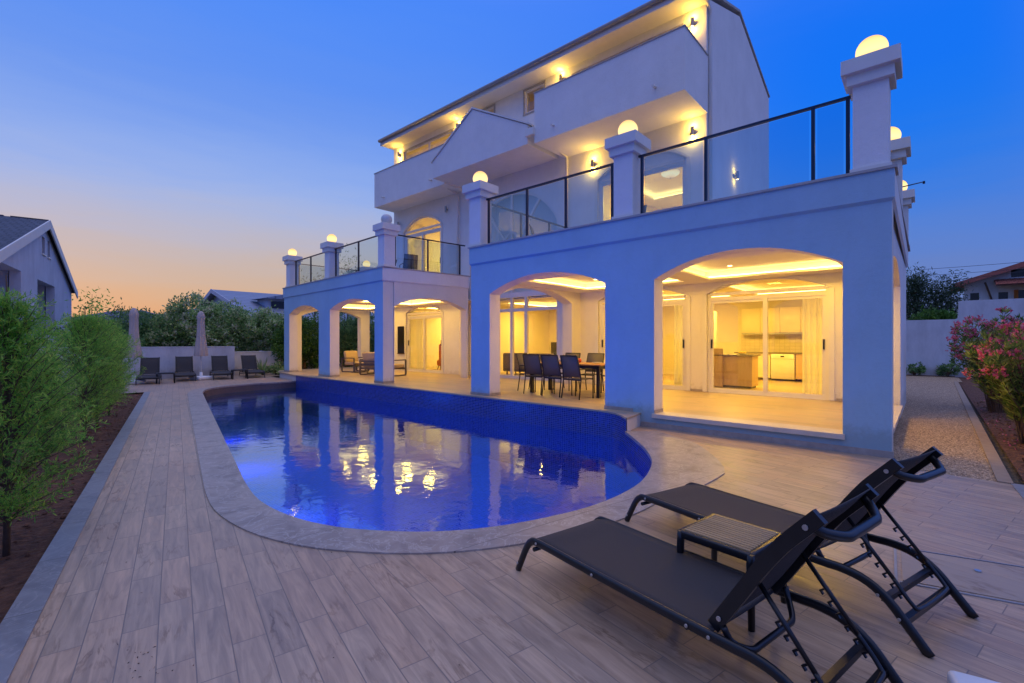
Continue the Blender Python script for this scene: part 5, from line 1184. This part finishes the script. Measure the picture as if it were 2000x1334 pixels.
# rooms: kitchen
ZK = .246
t = thing('kitchen_island', 'light wood kitchen island with a granite top behind the large sliding door', 'kitchen island', (-3.85,6.0,ZK))
MB().box(-.78,.72,-.28,.30,.06,.86).build('cabinet', M['island'], t); MB().rbox(-.84,.78,-.36,.36,.86,.90,.008,1).build('worktop', M['granite'], t); MB().box(-.78,.0,-.36,-.30,.02,1.06).build('raised_panel', M['island'], t); MB().box(-.74,.68,-.24,.26,0,.06).build('plinth', M['navy'], t)
t = thing('fruit_plate', 'plate of yellow fruit on the kitchen island', 'plate', (-3.45,6.0,ZK+.90))
MB().lathe([(.001,0),(.09,.005),(.15,.03),(.14,.03),(.001,.012)], (0,0,0), 20).build('plate', M['white_plastic'], t)
for x, y in ((0,0),(.06,.03),(-.06,.02)): MB().sphere((x,y,.05), .04, 12, 8).build('fruit', M['fruit'], t)
t = thing('kitchen_units', 'beige kitchen wall cupboards and granite counter on the back wall', 'kitchen units', (0,9.7,ZK))
MB().box(-4.5,-3.47,-.6,0,.08,.86).build('base_cabinet', M['beige_cab'], t); MB().box(-2.75,-1.9,-.6,0,.08,.86).build('base_cabinet', M['island'], t); MB().box(-4.55,-1.9,-.64,0,.862,.90).build('worktop', M['granite'], t)
for x in (-4.4,-3.82,-3.24,-2.66): MB().rbox(x+.005,x+.575,-.36,0,1.55,2.35,.006,1).build('wall_cupboard', M['beige_cab'], t)
MB().box(-4.4,-2.08,-.34,-.02,1.49,1.548).build('hood', M['steel'], t); MB().box(-4.5,-1.95,-.02,-.005,.90,1.49).build('splashback', mat_mosaic('small_wall_tiles', (.62,.55,.42), (.70,.62,.48), (.45,.38,.27), .10), t)
t = thing('dishwasher', 'white dishwasher under the kitchen counter', 'dishwasher', (-3.11,9.1,ZK))
MB().rbox(-.33,.33,-.04,.5,.06,.855,.01,1).build('body', M['appliance'], t); MB().box(-.33,.33,-.052,-.041,.70,.705).build('panel_gap', M['navy'], t); MB().box(-.05,.05,-.056,-.041,.76,.80).build('handle', M['dark_glass'], t); MB().box(-.32,.32,.0,.48,0,.06).build('plinth', M['navy'], t)
t = thing('oven_tower', 'tall white oven column at the left of the kitchen', 'oven', (-4.95,7.3,ZK))
MB().rbox(-.32,.32,-.3,.3,0,2.2,.01,1).build('cabinet', M['appliance'], t); MB().box(-.27,.27,-.315,-.301,1.95,2.15).build('upper_oven', M['steel'], t); MB().box(-.27,.27,-.315,-.301,1.30,1.34).build('oven_handle', M['steel'], t)
def curtain(label, x0, x1, y, z0, z1):
    m = MB(); n = 60; vs = []
    for i in range(n+1):
        u = i/n; vs += [(x0+(x1-x0)*u, y+.035*math.sin(u*(x1-x0)*55)+.01*math.sin(u*31), z0), (x0+(x1-x0)*u, y+.03*math.sin(u*(x1-x0)*55+.2), z1)]
    m.add(vs, [(2*i,2*i+2,2*i+3,2*i+1) for i in range(n)], True); o = m.build('curtain', M['curtain'], None, recalc=False); return tag(o, label, 'curtain', 'pale curtains behind the glass doors')
curtain('pale curtain drawn to the right inside the kitchen sliding door', -1.85, -1.40, 4.95, .30, 2.62)
curtain('pale curtain inside the sliding door left of the kitchen door', -4.92, -4.48, 4.95, .30, 2.62)
curtain('pale curtain inside the upper left terrace door', -16.3, -15.6, 4.62, 3.6, 6.1)
curtain('pale curtain at the left of the living room door behind the left porch', -16.15, -15.75, 4.62, .30, 2.62)
# hall
t = thing('television_cabinet', 'low dark cabinet carrying a television in the hall behind the tall window', 'cabinet', (-11.35,8.6,ZK))
MB().rbox(-.9,.9,-.22,.22,.12,.50,.01,1).build('body', M['greysofa'], t)
for sx in (-1,1): MB().box(sx*.8-.03,sx*.8+.03,-.2,.2,0,.12).build('leg', M['navy'], t)
t = thing('television', 'flat television standing on the dark hall cabinet', 'television', (-11.35,8.6,ZK+.50)); MB().rbox(-.55,.55,-.02,.02,.06,.72,.006,1).build('screen', M['dark_glass'], t); MB().rbox(-.2,.2,-.1,.1,0,.012,.004,1).build('stand', M['navy'], t); MB().box(-.03,.03,-.012,.012,.012,.07).build('neck', M['navy'], t)
def sofa(label, loc, rz, w, mt):
    t = thing('sofa', label, 'sofa', loc, rz)
    MB().rbox(-w/2,w/2,-.4,.4,.12,.40,.05,3).build('base', M[mt], t); MB().rbox(-w/2,w/2,-.45,-.22,.18,.82,.07,3).build('backrest', M[mt], t)
    for s in (-1,1): MB().rbox(s*(w/2-.08)-.09,s*(w/2-.08)+.09,-.42,.42,.12,.60,.05,3).build('armrest', M[mt], t)
    for s in (-1,1):
        for y in (-.3,.3): MB().cyl((s*(w/2-.12),y,0), .025, 0, .13, 8).build('leg', M['trunk'], t)
    return t
sofa('grey brown sofa in the hall behind the dining chairs', (-10.75,5.95,ZK), R(8), 2.2, 'greysofa')
t = thing('white_door', 'white panelled interior door behind the stair window', 'door', (-9.05,9.56,ZK)); MB().rbox(-.5,.5,-.05,0,0,2.1,.01,1).build('leaf', M['appliance'], t); MB().tube([(.38,-.1,1.0),(.38,-.05,1.0)], .03, 10).build('handle', M['navy'], t); MB().tube([(.38,-.09,.86),(.38,-.05,.86)], .025, 10).build('lock', M['navy'], t)
def chandelier(label, loc, n, r_, drop, bulb=.045, pw=12):
    t = thing('chandelier', label, 'ceiling lamp', loc); m = MB(); m.tube([(0,0,0),(0,0,-drop)], .01, 6); m.cyl((0,0,0), .06, -.03, 0, 14)
    for k in range(n): a = 6.283*k/n; m.tube([(0,0,-drop),(math.cos(a)*r_*.6,math.sin(a)*r_*.6,-drop-.03),(math.cos(a)*r_,math.sin(a)*r_,-drop+.02)], .007, 6)
    m.build('stem', M['lamp_metal'], t)
    for k in range(n): a = 6.283*k/n; MB().sphere((math.cos(a)*r_,math.sin(a)*r_,-drop+.05), bulb, 12, 8).build('bulb', M['globe'], t)
    return t
chandelier('small chandelier with round bulbs in the hall behind the dining porch', (-9.6,6.6,2.98), 5, .22, .35, .06)
chandelier('chandelier with round bulbs in the living room behind the left porch', (-15.2,6.6,2.98), 5, .3, .3, .06)
t = thing('ceiling_lamp', 'round glass ceiling lamp glowing in the upper right bedroom', 'ceiling lamp', (-5.55,6.2,6.68))
MB().lathe([(.001,-.16),(.06,-.15),(.16,-.12),(.25,-.07),(.28,-.02),(.26,0)], (0,0,0), 24).build('shade', M['globe'], t); MB().cyl((0,0,0), .12, -.01, .02, 16).build('plate', M['lamp_metal'], t); MB().sphere((0,0,-.18), .025, 10, 8).build('finial', M['lamp_metal'], t)
# living room behind the left porch
t = thing('tub_armchair', 'orange upholstered armchair behind the left porch glass door', 'armchair', (-15.7,5.9,ZK), R(60)); MB().rbox(-.36,.36,-.36,.36,.16,.44,.08,3).build('seat', M['orange'], t); MB().rbox(-.38,.38,-.44,-.26,.2,1.15,.08,3).build('backrest', M['orange'], t)
for sx in (-1,1):
    for sy in (-1,1): MB().tube([(sx*.28,sy*.28,.17),(sx*.32,sy*.32,0)], .018, 8).build('leg', M['trunk'], t)
sofa('grey wicker look sofa with orange cushions in the living room behind the left porch', (-14.2,7.2,ZK), R(185), 1.9, 'greysofa')
for lab, x, y, rz in (('orange cushion on the right of the living room sofa',-14.75,7.12,.3),('orange cushion at the left end of the living room sofa',-13.75,7.1,-.2)):
    o = MB().rbox(-.24,.24,-.07,.07,-.22,.22,.065,3).build('cushion', M['orange']); tag(o, lab, 'cushion', 'orange cushions on the living room sofa', (x,y,ZK+.62), rz); o.rotation_euler = (R(-14),0,rz)
t = thing('wall_picture', 'dark framed picture on the living room wall', 'picture', (-15.9,9.94,1.75)); MB().box(-.45,.45,-.03,0,-.55,.55).build('canvas', M['dark_glass'], t); MB().box(-.49,.49,-.02,.0,-.59,-.551).build('frame', M['trunk'], t)
t = thing('wall_picture', 'dark narrow panel on the wall behind the porch, left of the glass door', 'picture', (-16.62,4.17,1.55)); MB().box(-.22,.22,-.03,0,-.55,.6).build('canvas', M['dark_glass'], t); MB().box(-.25,.25,-.02,.0,-.59,-.551).build('frame', M['trunk'], t)
t = thing('bed', 'bed with a padded headboard in the upper left bedroom', 'bed', (-14.9,7.6,3.522), R(0)); MB().rbox(-.8,.8,-1.0,1.0,.15,.5,.06,3).build('mattress', M['appliance'], t); MB().rbox(-.9,.9,1.0,1.14,0,1.3,.04,3).build('headboard', M['cushion'], t)
for s in (-1,1): MB().rbox(s*.4-.3,s*.4+.3,.55,.95,.5,.66,.07,3).build('pillow', M['appliance'], t)
# underwater lamps
pl = []
for lab, x, y, nx, ny in (('glowing underwater lamp just below the near right pool edge',-2.33,-3.02,-1,.05),('underwater lamp under the near rounded pool edge',-3.3,-5.82,-.3,1),
      ('underwater lamp in the left pool wall, nearest the camera',-6.6,-5.50,.22,.97),('underwater lamp in the middle of the left pool wall',-10.2,-4.68,.22,.97),('underwater lamp at the far end of the left pool wall',-13.6,-3.9,.22,.97)):
    l_ = math.hypot(nx,ny); nx /= l_; ny /= l_; rz = math.atan2(ny,nx)
    t = thing('pool_lamp', lab, 'pool lamp', (x,y,-.62), rz, 'underwater pool lamps')
    MB().tube([(-.02,0,0),(.03,0,0)], .13, 18).build('housing', M['steel'], t); MB().tube([(.031,0,0),(.04,0,0)], .11, 18).build('lens', M['poolbulb'], t)
    a = area('pool_lamp_light', (x+nx*.06,y+ny*.06,-.62), .22, 42, (.003,.12,1), (R(90),0,rz-R(90)))
    a.rotation_euler = (R(80),0,rz+R(90)-R(180)); a.data.shape = 'DISK'

# ------------------------------------------------------------------ sky, sun, camera
w = bpy.data.worlds.new('World'); scene.world = w; w.use_nodes = True; nt = w.node_tree; nt.nodes.clear()
SUNAZ = Vector((-.955,.02,0)).normalized()       # where the sun has set, seen from the camera
tc = N(nt, 'ShaderNodeTexCoord'); sp = N(nt, 'ShaderNodeSeparateXYZ'); nt.links.new(tc.outputs['Generated'], sp.inputs[0])
mpc = N(nt, 'ShaderNodeMapping'); mpc.inputs['Scale'].default_value = (2.2,2.2,16); nt.links.new(tc.outputs['Generated'], mpc.inputs['Vector'])
cl_ = noise(nt, 1.6, 6, .62, mpc.outputs[0]); cl_.inputs['Distortion'].default_value = .5
cz_ = N(nt, 'ShaderNodeMath', operation='MULTIPLY_ADD'); nt.links.new(cl_.outputs['Fac'], cz_.inputs[0]); cz_.inputs[1].default_value = .065; nt.links.new(sp.outputs[2], cz_.inputs[2])
cs_ = N(nt, 'ShaderNodeMath', operation='SUBTRACT'); nt.links.new(cz_.outputs[0], cs_.inputs[0]); cs_.inputs[1].default_value = .0325; skz = cs_.outputs[0]
def skyramp(stops):
    r = ramp(nt, skz, stops); r.color_ramp.interpolation = 'B_SPLINE'; return r
warm_r = skyramp([(0,(.58,.29,.16)),(.05,(.66,.38,.22)),(.12,(.57,.43,.34)),(.20,(.45,.46,.60)),(.28,(.29,.44,.85)),(.40,(.125,.285,.83)),(.55,(.075,.26,.94)),(.63,(.045,.22,.93)),(.74,(.54,.58,1.15)),(1,(.64,.66,1.25))])
cool_r = skyramp([(0,(.15,.19,.42)),(.05,(.15,.21,.47)),(.16,(.105,.22,.62)),(.28,(.012,.19,.80)),(.42,(.0,.165,.92)),(.63,(.006,.16,.90)),(.74,(.54,.58,1.15)),(1,(.64,.66,1.25))])
anti_r = skyramp([(0,(.09,.16,.55)),(.2,(.09,.21,.82)),(.5,(.12,.26,.92)),(.72,(.54,.57,1.12)),(1,(.64,.66,1.2))])
hv = N(nt, 'ShaderNodeCombineXYZ'); nt.links.new(sp.outputs[0], hv.inputs[0]); nt.links.new(sp.outputs[1], hv.inputs[1])
nz = N(nt, 'ShaderNodeVectorMath', operation='NORMALIZE'); nt.links.new(hv.outputs[0], nz.inputs[0])
dt = N(nt, 'ShaderNodeVectorMath', operation='DOT_PRODUCT'); nt.links.new(nz.outputs[0], dt.inputs[0]); dt.inputs[1].default_value = SUNAZ
mr = N(nt, 'ShaderNodeMapRange'); mr.interpolation_type = 'SMOOTHSTEP'; nt.links.new(dt.outputs['Value'], mr.inputs['Value']); mr.inputs['From Min'].default_value = .12; mr.inputs['From Max'].default_value = .98
mx = N(nt, 'ShaderNodeMixRGB'); nt.links.new(mr.outputs[0], mx.inputs[0]); nt.links.new(cool_r.outputs[0], mx.inputs[1]); nt.links.new(warm_r.outputs[0], mx.inputs[2])
mr2 = N(nt, 'ShaderNodeMapRange'); mr2.interpolation_type = 'SMOOTHSTEP'; nt.links.new(dt.outputs['Value'], mr2.inputs['Value']); mr2.inputs['From Min'].default_value = -.02; mr2.inputs['From Max'].default_value = -.4
mx2 = N(nt, 'ShaderNodeMixRGB'); nt.links.new(mr2.outputs[0], mx2.inputs[0]); nt.links.new(mx.outputs[0], mx2.inputs[1]); nt.links.new(anti_r.outputs[0], mx2.inputs[2])
b1 = N(nt, 'ShaderNodeBackground'); nt.links.new(mx2.outputs[0], b1.inputs['Color']); b1.inputs['Strength'].default_value = 1.0
sky = N(nt, 'ShaderNodeTexSky'); sky.sky_type = 'NISHITA'; sky.sun_disc = False; sky.sun_elevation = R(.5); sky.sun_rotation = math.atan2(SUNAZ.x, SUNAZ.y)
b2 = N(nt, 'ShaderNodeBackground'); nt.links.new(sky.outputs[0], b2.inputs['Color']); b2.inputs['Strength'].default_value = .015
ad = N(nt, 'ShaderNodeAddShader'); nt.links.new(b1.outputs[0], ad.inputs[0]); nt.links.new(b2.outputs[0], ad.inputs[1])
out = N(nt, 'ShaderNodeOutputWorld'); nt.links.new(ad.outputs[0], out.inputs[0])
sl = bpy.data.lights.new('sun', 'SUN'); sl.energy = .12; sl.angle = R(14); sl.color = (1,.55,.38)
so_ = bpy.data.objects.new('sun', sl); COL.objects.link(so_); so_.rotation_euler = Vector((SUNAZ.x,SUNAZ.y,.06)).to_track_quat('Z','Y').to_euler()
cam = bpy.data.cameras.new('camera'); co_ = bpy.data.objects.new('camera', cam); COL.objects.link(co_); scene.camera = co_
cam.sensor_width = 36; cam.lens = 36*915/2000; cam.clip_end = 5000; cam.clip_start = .05
co_.location = (.3484,-7.7425,1.5)
fwd = Vector((-.66414,.74761,0)); co_.rotation_euler = fwd.to_track_quat('-Z','Y').to_euler()
scene.view_settings.view_transform = 'Standard'; scene.view_settings.look = 'None'; scene.view_settings.exposure = 0
cy = scene.cycles; cy.use_denoising = True; cy.max_bounces = 12; cy.diffuse_bounces = 6; cy.glossy_bounces = 4; cy.transparent_max_bounces = 16; cy.transmission_bounces = 6
cy.sample_clamp_indirect = 4; cy.caustics_reflective = False; cy.caustics_refractive = False; cy.use_light_tree = True
try: cy.denoiser = 'OPENIMAGEDENOISE'
except Exception: pass
